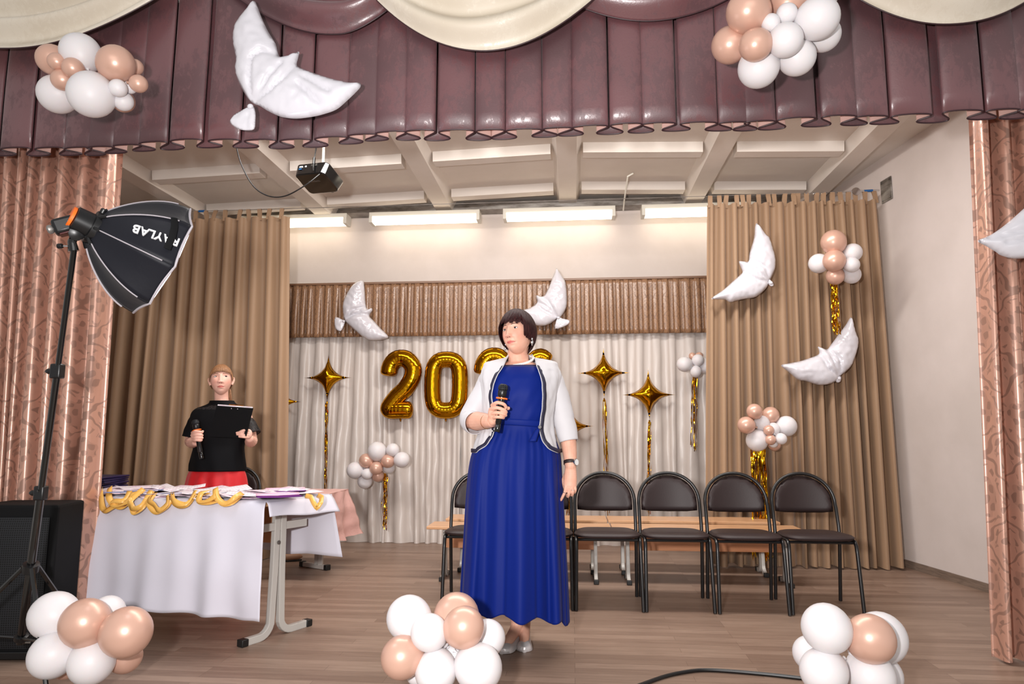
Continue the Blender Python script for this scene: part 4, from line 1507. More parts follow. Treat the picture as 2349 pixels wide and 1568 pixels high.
# tablecloth: top + long front drop + short right drop + rear drop
e1 = (Cfr - Cfl).normalized(); nf_ = Vector((e1.y, -e1.x, 0))
if nf_.y > 0: nf_ = -nf_
eR = (Cbr - Cfr).normalized(); nR = Vector((eR.y, -eR.x, 0))
if nR.x < 0: nR = -nR
eB = (Cbr - Cbl).normalized(); nB = -Vector((eB.y, -eB.x, 0))
if nB.y < 0: nB = -nB
mb = MB()
mb.grid(lambda u, v: tp(u, v, ZT + .002 + .001 * mnoise.noise(Vector((u * 9, v * 5, 1)))), 40, 10)
rf = random.Random(5)


def front_drop(u, v):
    p = tp(u, 0, 0)
    s = v
    drop = .585 - .035 * (1 - u)
    ex = (u - .5) * .04 * s
    rnd = min(1, s * 12)
    f_ = (.016 * math.sin(u * 26 + 1.2 * math.sin(u * 7)) + .010 * math.sin(u * 47 + 2)) * s ** .8
    f_ += .018 * mnoise.noise(Vector((u * 7, s * 2.5, 4))) * s
    z = ZT + .002 - drop * s - .008 * (1 - rnd) * 0
    q_ = p + e1 * ex + nf_ * (.012 * math.sin(rnd * pi / 2) + .022 * s + f_)
    edge = max(0, (u - .93) / .07)
    q_ += (nR * .02 + nf_ * .02) * edge * math.sin(min(1, s * 2.2) * pi) * .6
    return (q_.x, q_.y, z + .004 * math.sin(u * 40) * s)


mb.grid(front_drop, 110, 34)


def right_drop(u, v):
    p = tp(1, u, 0)
    L = .075 + .02 * u
    q_ = p + nR * (.012 * math.sin(min(1, v * 4) * pi / 2) + .045 * v * (.4 + u)) + nf_ * .0
    return (q_.x, q_.y, ZT + .002 - L * v + .004 * math.sin(u * 9) * v)


mb.grid(right_drop, 24, 8)


def rear_drop(u, v):
    p = tp(u, 1, 0)
    q_ = p + nB * (.012 + .02 * v + .012 * math.sin(u * 38) * v) + e1 * (.075 * v * max(0, u - .9) * 10 * .9)
    return (q_.x, q_.y, ZT + .002 - .335 * v + .006 * math.sin(u * 22) * v - .02 * v * u)


mb.grid(rear_drop, 80, 16)
# flared corner linking right and rear drops
mb.grid(lambda u, v: Vector(right_drop(1, v * 1.0)).lerp(Vector(rear_drop(1, v * .28)), u), 4, 8)
cl = mb.build('tablecloth', M['cloth'], ang=180, solid=.0015)
tag(cl, 'white satin tablecloth draped over the school desk, long at the front', 'tablecloth')
cl.location = (0, 0, 0)

# papers fanned out in a row
rr = random.Random(11)


def sheet(c, rot, m_, w_=.105, l_=.148, bend=.01, tiltx=0, th=.0008, name='printed_sheet'):
    rm_ = Matrix.Rotation(rot, 4, 'Z') @ Matrix.Rotation(tiltx, 4, 'X')
    sd = rr.uniform(0, 9)

    def f(u, v):
        x = (u * 2 - 1) * w_; y = (v * 2 - 1) * l_
        z = bend * (abs(v * 2 - 1) ** 2) * (.5 + .5 * math.sin(sd)) + bend * .7 * (u - .5) * math.sin(sd * 3)
        return (x, y, z)
    o = MB().grid(f, 6, 8).build(name, m_, ang=180, solid=-th)
    o.matrix_world = Matrix.Translation(c) @ rm_
    return o


z_ = ZT + .006
for i in range(30):
    u = .07 + .86 * (i % 15) / 14.5 + rr.uniform(-.012, .012)
    back_ = i >= 15
    v = (.66 if back_ else .30) + rr.uniform(-.05, .05)
    if u > .90 and not back_: u -= .06
    m_ = M['paper2'] if i % 3 == 1 else M['paper']
    zz = ZT + .006 + (i % 15) * .0006 + (.010 if i % 4 == 0 else 0) + (0.003 if back_ else 0)
    o = sheet(tp(u, v, zz), R(rr.uniform(-70, -40) if not back_ else rr.uniform(-75, -20)), m_, bend=rr.uniform(.004, .022), tiltx=R(rr.uniform(-1.5, 3)))
    nth = ['leftmost', 'second', 'third', 'fourth', 'fifth', 'sixth', 'seventh', 'eighth', 'ninth', 'tenth', 'eleventh', 'twelfth', 'thirteenth', 'fourteenth', 'rightmost'][i % 15]
    tag(o, '%s certificate sheet, %s from the left in the %s row on the table' % ('pink floral' if i % 3 == 1 else 'white printed', nth, 'rear' if back_ else 'front') if 0 < i % 15 < 14 else
        '%s certificate sheet at the %s end of the %s row on the table' % ('pink floral' if i % 3 == 1 else 'white printed', 'left' if i % 15 == 0 else 'right', 'rear' if back_ else 'front'), 'paper', 'certificate sheets on the table')
for (px, py, ro, lb) in ((640, 1139, -62, 'purple card booklet folded open near the front right corner of the table'), (655, 1126, -66, 'purple card booklet lying behind the other one at the right of the table')):
    c_ = ground(px, py, ZT + .024)
    r_ = empty('card_booklet', c_, R(ro), label=lb, cat='booklet')

    def bk(u, v, s_=1): return ((u * 2 - 1) * .075, (v * 2 - 1) * .11, .003 * abs(v * 2 - 1) + .004 * u)
    MB().grid(bk, 4, 6).build('cover', M['purple'], r_, ang=180, solid=.002)
    MB().grid(lambda u, v: (-.075 - u * .05, (v * 2 - 1) * .11, .001 + .010 * math.sin(u * 2)), 4, 6).build('pink_page', M['paperpink'], r_, ang=180, solid=.001)
# blue card corners peeping out
for (px, py, nb3) in ((285, 1128, 'left'), (330, 1125, 'middle'), (370, 1132, 'right')):
    c_ = ground(px, py, ZT + .03)
    o = sheet(c_, R(-58), M['bluecard'], .012, .10, .006, name='blue_card')
    tag(o, nb3 + ' one of the narrow blue card edges between the sheets on the table', 'card', 'blue cards between the sheets')


# gold ribbons
def ribbon(pts_, wid, label, tw=1.0, seed=1):
    """pts_: (px, py, out) out = metres in front of the cloth's front edge; negative lies on the table"""
    P = []
    for (px, py, oo) in pts_:
        # intersect ray with vertical plane through the front edge pushed out by oo
        r = RT * ((px - 1174.5) / FPX) - UP * ((py - 784) / FPX) + FW
        base = Cfr + nf_ * oo
        t = ((base - Vector((0, 0, ZC))).dot(nf_)) / r.dot(nf_)
        p = Vector((0, 0, ZC)) + r * t
        if oo < 0: p.z = max(p.z, ZT + .03)
        P.append(p)
    n = len(P)
    mbr = MB()
    for rep in range(2):
        S = []
        Q = [p + (nf_ * .006 + Vector((.012 * math.sin(seed * 3 + k_), 0, .014 + .012 * math.sin(seed + k_ * 2)))) * rep for k_, p in enumerate(P)]
        for i in range(n - 1):
            p0, p1, p2, p3 = Q[max(i - 1, 0)], Q[i], Q[i + 1], Q[min(i + 2, n - 1)]
            for k in range(4):
                t = k / 4
                S.append(.5 * ((2 * p1) + (p2 - p0) * t + (2 * p0 - 5 * p1 + 4 * p2 - p3) * t * t + (3 * p1 - p0 - 3 * p2 + p3) * t ** 3))
        S.append(Q[-1])
        vs = []
        K = len(S); pw = None
        for i, p in enumerate(S):
            t = (S[min(i + 1, K - 1)] - S[max(i - 1, 0)]).normalized()
            wv = t.cross(nf_ + Vector((0, 0, .35)))
            if wv.length < .15 and pw is not None: wv = pw.copy()
            wv.normalize()
            if pw is not None and wv.dot(pw) < 0: wv = -wv
            if pw is not None: wv = (wv * .35 + pw * .65).normalized()
            pw = wv
            an = .55 * math.sin(seed + rep * 2 + tw * 5 * i / K)
            wv = Matrix.Rotation(an, 3, t) @ wv
            vs += [p - wv * wid / 2, p + wv * wid / 2]
        mbr.add(vs, [(2 * i, 2 * i + 1, 2 * i + 3, 2 * i + 2) for i in range(K - 1)])
    o = mbr.build('gold_ribbon', M['ribbon'], ang=16, solid=.0006)
    return tag(o, label, 'ribbon', 'gold ribbons over the table edge')


rb = [([(236, 1130, -.03), (229, 1140, .03), (232, 1163, .05), (242, 1171, .06), (262, 1160, .05), (290, 1150, .04), (300, 1135, -.03)], 'gold ribbon loop, leftmost on the table edge'),
      ([(256, 1132, -.03), (256, 1146, .035), (268, 1160, .05), (285, 1162, .05), (297, 1150, .04), (306, 1138, -.03)], 'gold ribbon loop, second from the left on the table edge'),
      ([(326, 1132, -.03), (300, 1146, .04), (304, 1165, .055), (310, 1176, .06), (330, 1160, .05), (346, 1144, -.02)], 'gold ribbon loop hanging lowest on the table front'),
      ([(355, 1136, -.03), (342, 1150, .04), (350, 1168, .055), (362, 1173, .06), (384, 1158, .05), (389, 1146, .03)], 'gold ribbon loop, fourth from the left on the table edge'),
      ([(392, 1138, -.02), (398, 1150, .035), (412, 1160, .05), (432, 1154, .045), (446, 1144, -.02)], 'gold ribbon loop at the middle of the table edge'),
      ([(480, 1130, -.03), (458, 1140, .03), (456, 1150, .04), (480, 1152, .045), (500, 1148, .04)], 'gold ribbon bow left of the folded papers'),
      ([(500, 1130, -.03), (502, 1145, .03), (516, 1156, .05), (535, 1152, .04), (553, 1144, -.02)], 'gold ribbon loop in front of the purple booklets')]
for i, (p_, lb) in enumerate(rb): ribbon(p_, .030, lb, 1.0, i * 1.3)
# ribbon on the right side drop
pR0 = ground(700, 1137, ZT + .01)
S = [at(x, y, q_) for x, y, q_ in ((700, 1136, 3.74), (713, 1139, 3.71), (719, 1152, 3.68), (727, 1165, 3.67), (736, 1152, 3.68), (738, 1140, 3.72), (728, 1135, 3.78))]
o = MB()
K = len(S); fine = []
for i in range(K - 1):
    for k in range(6): fine.append(S[i].lerp(S[i + 1], k / 6))
fine.append(S[-1])
vs = []
for i, p in enumerate(fine):
    t = (fine[min(i + 1, len(fine) - 1)] - fine[max(i - 1, 0)]).normalized(); wv = t.cross(Vector((0, -1, .3))).normalized()
    vs += [p - wv * .013, p + wv * .013]
o = MB().add(vs, [(2 * i, 2 * i + 1, 2 * i + 3, 2 * i + 2) for i in range(len(fine) - 1)]).build('gold_ribbon', M['ribbon'], ang=180, solid=.0006)
tag(o, 'gold ribbon loop hanging over the right end of the table', 'ribbon', 'gold ribbons over the table edge')

# navy folders
fc = at(228, 1110, 4.12)
for i in range(6):
    r_ = empty('folder', (fc.x - .02 + .004 * math.sin(i * 5), 4.12, ZT + .018 + i * .0125), R(8 + 4 * math.sin(i * 2.3)), label='navy folder, %s in the stack at the rear left of the table' % ['at the bottom', 'second from the bottom', 'third from the bottom', 'third from the top', 'second from the top', 'topmost'][i], cat='folder', group='stacked navy folders')
    MB().box((0, 0, 0), (.24, .31, .010)).build('cover', M['navy'], r_, bevel=.003)
    MB().box((-.004, 0, 0), (.232, .302, .006)).build('pages', M['navy'], r_)

# low table with a pink cloth further back
off2 = Vector((-2.02, 5.42, 0))
pt = empty('low_table', off2, label='low table under a pink satin cloth behind the award table', cat='table')
pa_, pb2 = ground(694, 1298) - off2, ground(750, 1307) - off2
d3 = (pb2 - pa_).normalized()
lg = MB()
rect_tube(lg, [pa_ + Vector((0, 0, .02)), pb2 + Vector((0, 0, .02))], .034, .034)
lg.build('foot_bar', M['greym'], pt, smooth=False, bevel=.003)
for e in (pa_, pb2): MB().box(e + Vector((0, 0, .021)), (.036, .045, .042), Matrix.Rotation(math.atan2(d3.y, d3.x), 3, 'Z')).build('foot_cap', M['rubber'], pt, bevel=.003)
mdl = pa_.lerp(pb2, .66)
for k in (-.022, .022): rect_tube(MB(), [mdl + d3 * k + Vector((0, 0, .03)), mdl + d3 * k + Vector((0, 0, .60))], .034, .034).build('leg', M['greym'], pt, smooth=False, bevel=.003)
MB().box((-.06, .01, .607), (.36, .58, .02)).build('tabletop', M['benchw'], pt, smooth=False)
cpx = [(-.25, -.30), (.13, -.30), (.13, .32), (-.25, .32)]


def pink(u, v):
    # u round the rim, v down the drop
    P4 = cpx
    k = u * 4; i = int(k) % 4; f = k - int(k)
    a, b = P4[i], P4[(i + 1) % 4]
    x = a[0] + (b[0] - a[0]) * f; y = a[1] + (b[1] - a[1]) * f
    cor = (2 * abs(f - .5)) ** 6
    ang = math.atan2(y, x)
    fl_ = v * (.03 + .07 * cor) + .022 * math.sin(u * 70 + 3 * math.sin(u * 12)) * v + .02 * mnoise.noise(Vector((u * 20, v * 4, 2)))
    return (x + math.copysign(1, x) * fl_ * (1 if i in (1, 3) or cor > .4 else .15), y + math.copysign(1, y) * fl_ * (1 if i in (0, 2) or cor > .4 else .15), .622 - .385 * v + .01 * math.sin(u * 55) * v)


mb = MB().grid(pink, 160, 20, wrap=True)
mb.grid(lambda u, v: (-.25 + .38 * u, -.30 + .62 * v, .622), 8, 6)
o = mb.build('tablecloth', M['pinkcloth'], ang=180)
o.location = off2
tag(o, 'crinkled pink satin cloth on the low table behind the award table', 'tablecloth')
# shoe on the floor under it
sh = ground(668, 1287)
r_ = empty('shoe', (sh.x - .06, sh.y, 0), R(20), label='single tan shoe with a black heel on the floor under the tables', cat='shoe')
MB().ball((0.03, 0, .035), (.12, .042, .033), 16, 10).build('upper', M['tan'], r_)
MB().ball((-.06, 0, .045), (.055, .04, .042), 12, 8).build('heel_counter', M['blackm'], r_)
MB().prism([(-.11, -.035), (.10, -.04), (.145, 0), (.10, .04), (-.11, .035)], 0.001, .012).build('sole', M['rubber'], r_, bevel=.003)

# ------------------------------------------------------------------ stacking chairs
def make_chair():
    r = empty('stacking_chair', (0, 0, 0))
    zs = .435
    yf, yr = 0.0, .37            # front feet at y = 0
    ra = .0115
    for s in (-1, 1):
        pth = [(s * .206, 0, .004), (s * .200, .035, .36), (s * .199, .043, .405), (s * .200, .065, .428), (s * .198, .10, .432), (s * .196, .36, .418)]
        MB().tube(pth, ra, 12).build('front_leg', M['chairfr'], r)
        pth = [(s * .205, .40, .004), (s * .204, .345, .40)]
        MB().tube(pth, ra, 12).build('rear_leg', M['chairfr'], r)
    P = []
    for s in (-1,):
        P += [(s * .203, .335, .405), (s * .203, .345, .48), (s * .203, .375, .60)]
    for k in range(29):
        a = pi - pi * k / 28
        P.append((math.cos(a) * .203, .375 + .05 * math.sin(a) + .012, .62 + .20 * math.sin(a) ** .9))
    P += [(.203, .375, .60), (.203, .345, .48), (.203, .335, .405)]
    P2 = []
    for i in range(len(P) - 1):
        P2.append(P[i])
    P2.append(P[-1])
    MB().tube(P2, ra, 12).build('back_arch', M['chairfr'], r)
    MB().tube([(-.2, .33, .413), (.2, .33, .413)], .009, 8).build('cross_bar', M['chairfr'], r)
    MB().tube([(-.2, .09, .418), (.2, .09, .418)], .009, 8).build('cross_bar', M['chairfr'], r)
    # seat cushion
    def sh_(t):
        a = 2 * pi * t; n_ = 4.2
        return (math.copysign(abs(math.cos(a)) ** (2 / n_), math.cos(a)) * .208, math.copysign(abs(math.sin(a)) ** (2 / n_), math.sin(a)) * .205)
    prof = [(.0, .020), (.5, .0205), (.80, .019), (.93, .012), (1.0, 0), (.97, -.014), (.85, -.020), (0, -.020)]

    def seat(u, v):
        k = v * (len(prof) - 1); i = min(int(k), len(prof) - 2); f = k - i
        s_ = prof[i][0] * (1 - f) + prof[i + 1][0] * f; h = prof[i][1] * (1 - f) + prof[i + 1][1] * f
        x, y = sh_(u)
        tap = 1 - .06 * (y / .2)
        zz = h + zs + .012 - (.004 if h > 0 else 0) * 0 - .016 * ((y * s_) / .2) * .5 - .02 * max(0, -(y * s_) / .2 - .75)
        return (x * s_ * tap, .215 + y * s_, zz)
    MB().grid(seat, 56, 28, wrap=True).build('seat', M['vinyl'], r, ang=180)
    # backrest: D shape, curved
    outl = []
    for k in range(25):
        a = pi * k / 24
        outl.append((math.cos(a) * .186, .635 + .172 * math.sin(a)))
    outl = [(.186, .575)] + [(.187, .60)] + outl + [(-.187, .60), (-.186, .575)] + [(-.12, .566), (0, .563), (.12, .566)]
    def place(x, y, h):
        t = y - .56
        return (x, .372 + .16 * t + .045 * (1 - (x / .2) ** 2) * .9 - h, y)
    inflate(outl, .017, .012, r, 'backrest', M['vinyl'], place, res=.022, expo=.6)
    return r


proto = make_chair()
chx = [ground(p, 1408, 0).x for p in (1078, 1236, 1400, 1563, 1729, 1894)]
lbs = ['dark brown vinyl stacking chair, leftmost, half hidden by the blue dress', 'dark brown vinyl stacking chair almost completely hidden behind the blue dress',
       'dark brown vinyl stacking chair just right of the blue dress', 'dark brown vinyl stacking chair in front of the gold star streamer, middle of the row',
       'dark brown vinyl stacking chair second from the right end of the row', 'dark brown vinyl stacking chair at the right end of the row']
for i, x in enumerate(chx):
    o = proto if i == 0 else copy_tree(proto)
    o.location = (x, 4.43 + .01 * math.sin(i * 3) + (.04 if i == 0 else 0), 0)
    o.rotation_euler.z = R([1.5, 0, .5, 0, -.5, -1.5][i])
    tag(o, lbs[i], 'chair', 'row of stacking chairs')
o = copy_tree(proto)
lp = ground(622, 1306)
o.location = (at(530, 1100, 5.2).x, 4.93, 0); o.rotation_euler.z = R(4)
tag(o, 'dark stacking chair behind the woman in the black blouse', 'chair', 'row of stacking chairs')
del o['group']

# ------------------------------------------------------------------ benches
def bench(xa, xb, y, zt, label, depth=.30, pan=(.10, .165)):
    r = empty('bench', ((xa + xb) / 2, y, 0), label=label, cat='bench', group='low wooden benches behind the chairs')
    L = xb - xa
    MB().box((0, depth / 2, zt - .011), (L, depth, .022)).build('seat_board', M['benchw'], r, bevel=.004, smooth=False)
    MB().box((0, depth * .45, zt - .022 - .075), (L - .22, .016, .15)).build('apron_panel', M['benchp'], r, bevel=.002, smooth=False)
    for s in (-1, 1):
        x = s * (L / 2 - .115)
        end_frame(r, (x, .02, 0), (x, depth - .02, 0), zt - .024, M['greym'], w_=.026, gap=.016, bar=False, capl=.03)
        for zz in (zt - .06, zt - .13):
            MB().lathe([(.007, 0), (.007, .004)], (x, depth * .40 - .014, zz), (0, -1, 0), 8).build('bolt', M['steel'], r)
    return r


yb1 = 5.16
x_ = [at(p, 1208, yb1).x for p in (978, 1404, 1850)]
ztb = at(1400, 1212, yb1).z
bench(x_[0], x_[1] - .004, yb1, ztb, 'low wooden bench, front row, left one behind the blue dress')
bench(x_[1] + .004, x_[2], yb1, ztb, 'low wooden bench, front row, right one behind the chairs')
yb2 = 5.52
x_ = [at(p, 1192, yb2).x for p in (1022, 1394, 1790)]
bench(x_[0], x_[1] - .004, yb2, at(1400, 1193, yb2).z, 'low wooden bench, rear row, left one nearest the drapes')
bench(x_[1] + .004, x_[2], yb2, at(1400, 1193, yb2).z, 'low wooden bench, rear row, right one nearest the drapes')

# cable on the floor
o = cable([ground(x, y, .009) for x, y in ((1400, 1595), (1475, 1568), (1530, 1549), (1580, 1539), (1620, 1536), (1680, 1539), (1760, 1546), (1850, 1556), (1930, 1566), (2040, 1580))], .0085, M['black'], 'cable')
tag(o, 'black cable curving across the front of the stage floor', 'cable')

# ------------------------------------------------------------------ people
def rot3(yaw, roll, pitch):
    return Matrix.Rotation(R(yaw), 3, 'Z') @ Matrix.Rotation(R(roll), 3, 'Y') @ Matrix.Rotation(R(pitch), 3, 'X')


def gs(x, s): return math.exp(-(x / s) ** 2)


def head_point(u, v, P):
    """u 0..1 round the head (0 = back, .5 = face), v 0 chin side .. 1 crown; metres, face towards -y"""
    th = 2 * pi * u
    ph = -pi / 2 + pi * v
    dx, dy, dz = math.cos(ph) * -math.sin(th), math.cos(ph) * math.cos(th), math.sin(ph)
    W, D, H = P['w'], P['d'], P['h']
    x = dx * W; y = dy * D; z = dz * H
    fr = max(0, -dy)
    # jaw taper and flatter face
    low = max(0, -z / H)
    x *= 1 - P['jaw'] * low ** 1.5 * (1 if dy < .2 else .6)
    if dy > 0:
        y *= 1.0
        if z < 0: y *= 1 - .38 * low
    else:
        y *= .93 + .05 * low
    z -= .004 * fr * low
    k = fr ** .5 if fr > 0 else 0
    q_ = 0
    ax = abs(x)
    # chin, cheeks, brow, eye sockets
    q_ += .011 * gs(x, .024) * gs(z + .098, .020)
    q_ += P['cheek'] * gs(ax - .040, .022) * gs(z + .030, .026)
    q_ += .0035 * gs(ax - .026, .024) * gs(z - .034, .010)
    q_ -= .0105 * gs(ax - .031, .017) * gs(z - .012, .013)
    q_ += .0035 * gs(ax - .031, .0135) * gs(z - .0105, .0085)
    # nose: bridge, tip, wings
    if -.045 < z < .03:
        t = (.024 - z) / .060
        q_ += (.006 + .016 * min(1, max(0, t)) ** 1.2) * gs(x, .0085 + .0075 * max(0, min(1, t))) * (1 if z > -.034 else gs(z + .034, .005))
    q_ += .009 * gs(ax - .0135, .0070) * gs(z + .033, .0065)
    q_ -= .003 * gs(ax - .0065, .003) * gs(z + .0395, .0025)
    # lips
    q_ += .0070 * gs(x, .020) * gs(z + .0575, .0052)
    q_ += .0075 * gs(x, .016) * gs(z + .0695, .0056)
    q_ -= .0055 * gs(x, .024) * gs(z + .0632, .0020)
    q_ -= .004 * gs(x, .02) * gs(z + .080, .006)
    q_ -= .0015 * gs(x, .003) * gs(z + .049, .005)
    q_ -= .0030 * gs(ax - .0265, .004) * gs(z + .064, .006)
    # soft fold from nose to mouth corner
    q_ -= P.get('fold', .0015) * gs(ax - (.020 + .16 * max(0, -z - .035)), .004) * (1 if -.068 < z < -.030 else 0)
    y -= q_ * k
    # double chin / underside
    return Vector((x, y, z))


def head_mesh(mb, c, rt, P, nu=150, nv=120):
    """closed head surface, denser in front"""
    def uu(i):
        t = i / nu
        return t - .060 * math.sin(2 * pi * t) * -1 if False else t + .075 * math.sin(2 * pi * t)
    vs = [c + rt @ head_point(0, 0, P)]
    for j in range(1, nv):
        v = j / nv
        for i in range(nu): vs.append(c + rt @ head_point(uu(i), v, P))
    vs.append(c + rt @ head_point(0, 1, P))
    fs = [(0, 1 + (i + 1) % nu, 1 + i) for i in range(nu)]
    for j in range(nv - 2):
        a = 1 + j * nu
        for i in range(nu): fs.append((a + i, a + (i + 1) % nu, a + nu + (i + 1) % nu, a + nu + i))
    L = len(vs) - 1; a = 1 + (nv - 2) * nu
    fs += [(L, a + i, a + (i + 1) % nu) for i in range(nu)]
    mb.add(vs, fs)
    # ears
    for s in (-1, 1):
        e = [Vector((s * (P['w'] - .001), .012, -.028)), Vector((s * (P['w'] + .006), .016, -.018)), Vector((s * (P['w'] + .012), .024, .004)), Vector((s * (P['w'] + .011), .020, .020)),
             Vector((s * (P['w'] + .003), .006, .022))]
        mb.tube([c + rt @ p for p in e], [.005, .006, .0065, .006, .004], 8)
        mb.ball(c + rt @ Vector((s * (P['w'] + .002), .014, -.002)), (.007, .013, .024), 10, 8, rt)
        mb.ball(c + rt @ Vector((s * (P['w'] + .002), .011, -.027)), (.006, .007, .009), 8, 6, rt)


def limb(mb, pts, rad, n=16, flat=None, sub=6):
    P = [Vector(p) for p in pts]; out_ = []; rr_ = []
    for i in range(len(P) - 1):
        p0, p1, p2, p3 = P[max(i - 1, 0)], P[i], P[i + 1], P[min(i + 2, len(P) - 1)]
        for k in range(sub):
            t = k / sub
            out_.append(.5 * ((2 * p1) + (p2 - p0) * t + (2 * p0 - 5 * p1 + 4 * p2 - p3) * t * t + (3 * p1 - p0 - 3 * p2 + p3) * t ** 3))
            rr_.append(rad[i] * (1 - t) + rad[i + 1] * t)
    out_.append(P[-1]); rr_.append(rad[-1])
    mb.tube(out_, rr_, n, flat=flat)
    mb.ball(P[0], rad[0], 12, 8); mb.ball(P[-1], rad[-1], 12, 8)
    return out_, rr_


def finger(mb, pts, r0=.0088, r1=.0070):
    n = len(pts)
    limb(mb, pts, [r0 + (r1 - r0) * i / (n - 1) for i in range(n)], 10, sub=4)


def rowfn(rows, cols):
    """spline through rows keyed by first value"""
    ks = [r[0] for r in rows]

    def f(k):
        k = max(ks[0], min(ks[-1], k))
        i = 0
        while i < len(ks) - 2 and k > ks[i + 1]: i += 1
        t = (k - ks[i]) / (ks[i + 1] - ks[i])
        o = []
        for c_ in range(1, cols):
            p1, p2 = rows[i][c_], rows[i + 1][c_]
            h = ks[i + 1] - ks[i]
            m1 = (rows[i + 1][c_] - rows[max(i - 1, 0)][c_]) / (ks[i + 1] - ks[max(i - 1, 0)]) * h
            j = min(i + 2, len(ks) - 1)
            m2 = (rows[j][c_] - rows[i][c_]) / (ks[j] - ks[i]) * h
            if (p2 - p1) == 0: m1 = m2 = 0
            t2, t3 = t * t, t * t * t
            o.append((2 * t3 - 3 * t2 + 1) * p1 + (t3 - 2 * t2 + t) * m1 + (-2 * t3 + 3 * t2) * p2 + (t3 - t2) * m2)
        return o
    return f


def px_ring(Y, f):
    """rows of (py, x left, x right, half depth, dy) in photo pixels -> centre, half width, half depth, z"""
    def g(py):
        xl, xr, b, dy = f(py)
        a = at(xl, py, Y + dy); c_ = at(xr, py, Y + dy)
        return Vector(((a.x + c_.x) / 2, Y + dy, (a.z + c_.z) / 2)), (c_.x - a.x) / 2, b
    return g


def closed_loft(mb, g, y0, y1, rows, n=40, off=0.0, power=2.3):
    vs = []
    for i in range(rows + 1):
        c_, a, b = g(y0 + (y1 - y0) * i / rows)
        for j in range(n):
            t = 2 * pi * j / n
            x = math.copysign(abs(math.cos(t)) ** (2 / power), math.cos(t)) * (a - off)
            y = math.copysign(abs(math.sin(t)) ** (2 / power), math.sin(t)) * (b - off)
            vs.append((c_.x + x, c_.y + y, c_.z))
    fs = [tuple(range(n)), tuple(range((rows + 1) * n - 1, rows * n - 1, -1))]
    for i in range(rows):
        for j in range(n): fs.append((i * n + j, (i + 1) * n + j, (i + 1) * n + (j + 1) % n, i * n + (j + 1) % n))
    mb.add(vs, fs)


def fused(mb, name, mat_, parent, voxel, org, smooth=3, tint=None, sm_fac=.5):
    me = bpy.data.meshes.new('tmp'); me.from_pydata(mb.v, [], mb.f); me.update()
    o = bpy.data.objects.new('tmp', me); COL.objects.link(o)
    md = o.modifiers.new('r', 'REMESH'); md.mode = 'VOXEL'; md.voxel_size = voxel; md.adaptivity = 0
    if smooth:
        ms = o.modifiers.new('s', 'SMOOTH'); ms.factor = sm_fac; ms.iterations = smooth
    dg = bpy.context.evaluated_depsgraph_get()
    m2 = bpy.data.meshes.new_from_object(o.evaluated_get(dg))
    bpy.data.objects.remove(o)
    nV = len(m2.vertices)
    co = np.zeros(nV * 3); m2.vertices.foreach_get('co', co); co = co.reshape(-1, 3)
    m2.materials.clear(); m2.materials.append(mat_)
    m2.polygons.foreach_set('use_smooth', [True] * len(m2.polygons))
    if tint:
        at_ = m2.attributes.new('tint', 'FLOAT_COLOR', 'POINT')
        c_ = np.ones((nV, 4)); c_[:, :3] = tint(co)
        at_.data.foreach_set('color', c_.ravel())
    m2.transform(Matrix.Translation(-org))
    m2.name = name
    ob = bpy.data.objects.new(name, m2); COL.objects.link(ob); ob.parent = parent
    return ob


def face_tint(c, rt, base, lipc, blush, lipw=.022, extra=None):
    inv = np.array(rt.transposed())
    cc = np.array(c)
    base = np.array(lin(base)[:3]); lipc = np.array(lin(lipc)[:3]); blush = np.array(lin(blush)[:3])

    def f(co):
        L = (co - cc) @ inv.T
        x, y, z = L[:, 0], L[:, 1], L[:, 2]
        out_ = np.tile(base, (len(co), 1))
        front = y < -.03
        near = front & (np.abs(z) < .13)
        bl = .5 * np.exp(-((np.abs(x) - .042) / .024) ** 2 - ((z + .025) / .022) ** 2) * near
        out_ = out_ * (1 - bl[:, None]) + blush * bl[:, None]
        ns = .35 * np.exp(-(x / .014) ** 2 - ((z + .032) / .010) ** 2) * near
        out_ = out_ * (1 - ns[:, None]) + blush * ns[:, None]
        # lips: cupid's bow above, fuller below
        top = -.0556 - .0062 * (np.abs(x) / lipw) ** 1.5 + -.0018 * np.exp(-(x / .004) ** 2)
        bot = -.0716 + .0100 * (np.abs(x) / lipw) ** 2
        m = near & (np.abs(x) < lipw) & (z < top) & (z > bot)
        out_[m] = lipc
        ml = near & (np.abs(x) < lipw) & (np.abs(z + .0638 - .0016 * (np.abs(x) / lipw) ** 2) < .0009)
        out_[ml] = lipc * .45  # parting line: shade between the lips put into the tint
        # nostrils: recess shade put into the tint as dark spots; lids: deeper blush
        nsx = near & ((np.abs(x) - .0062) ** 2 / .0030 ** 2 + (z + .0398) ** 2 / .0017 ** 2 < 1)
        out_[nsx] = lipc * .25
        lid = .35 * np.exp(-((np.abs(x) - .031) / .014) ** 2 - ((z - .019) / .005) ** 2) * near
        out_ = out_ * (1 - lid[:, None]) + (blush * .8) * lid[:, None]
        if extra is not None: out_ = extra(out_, co, L)
        return out_
    return f


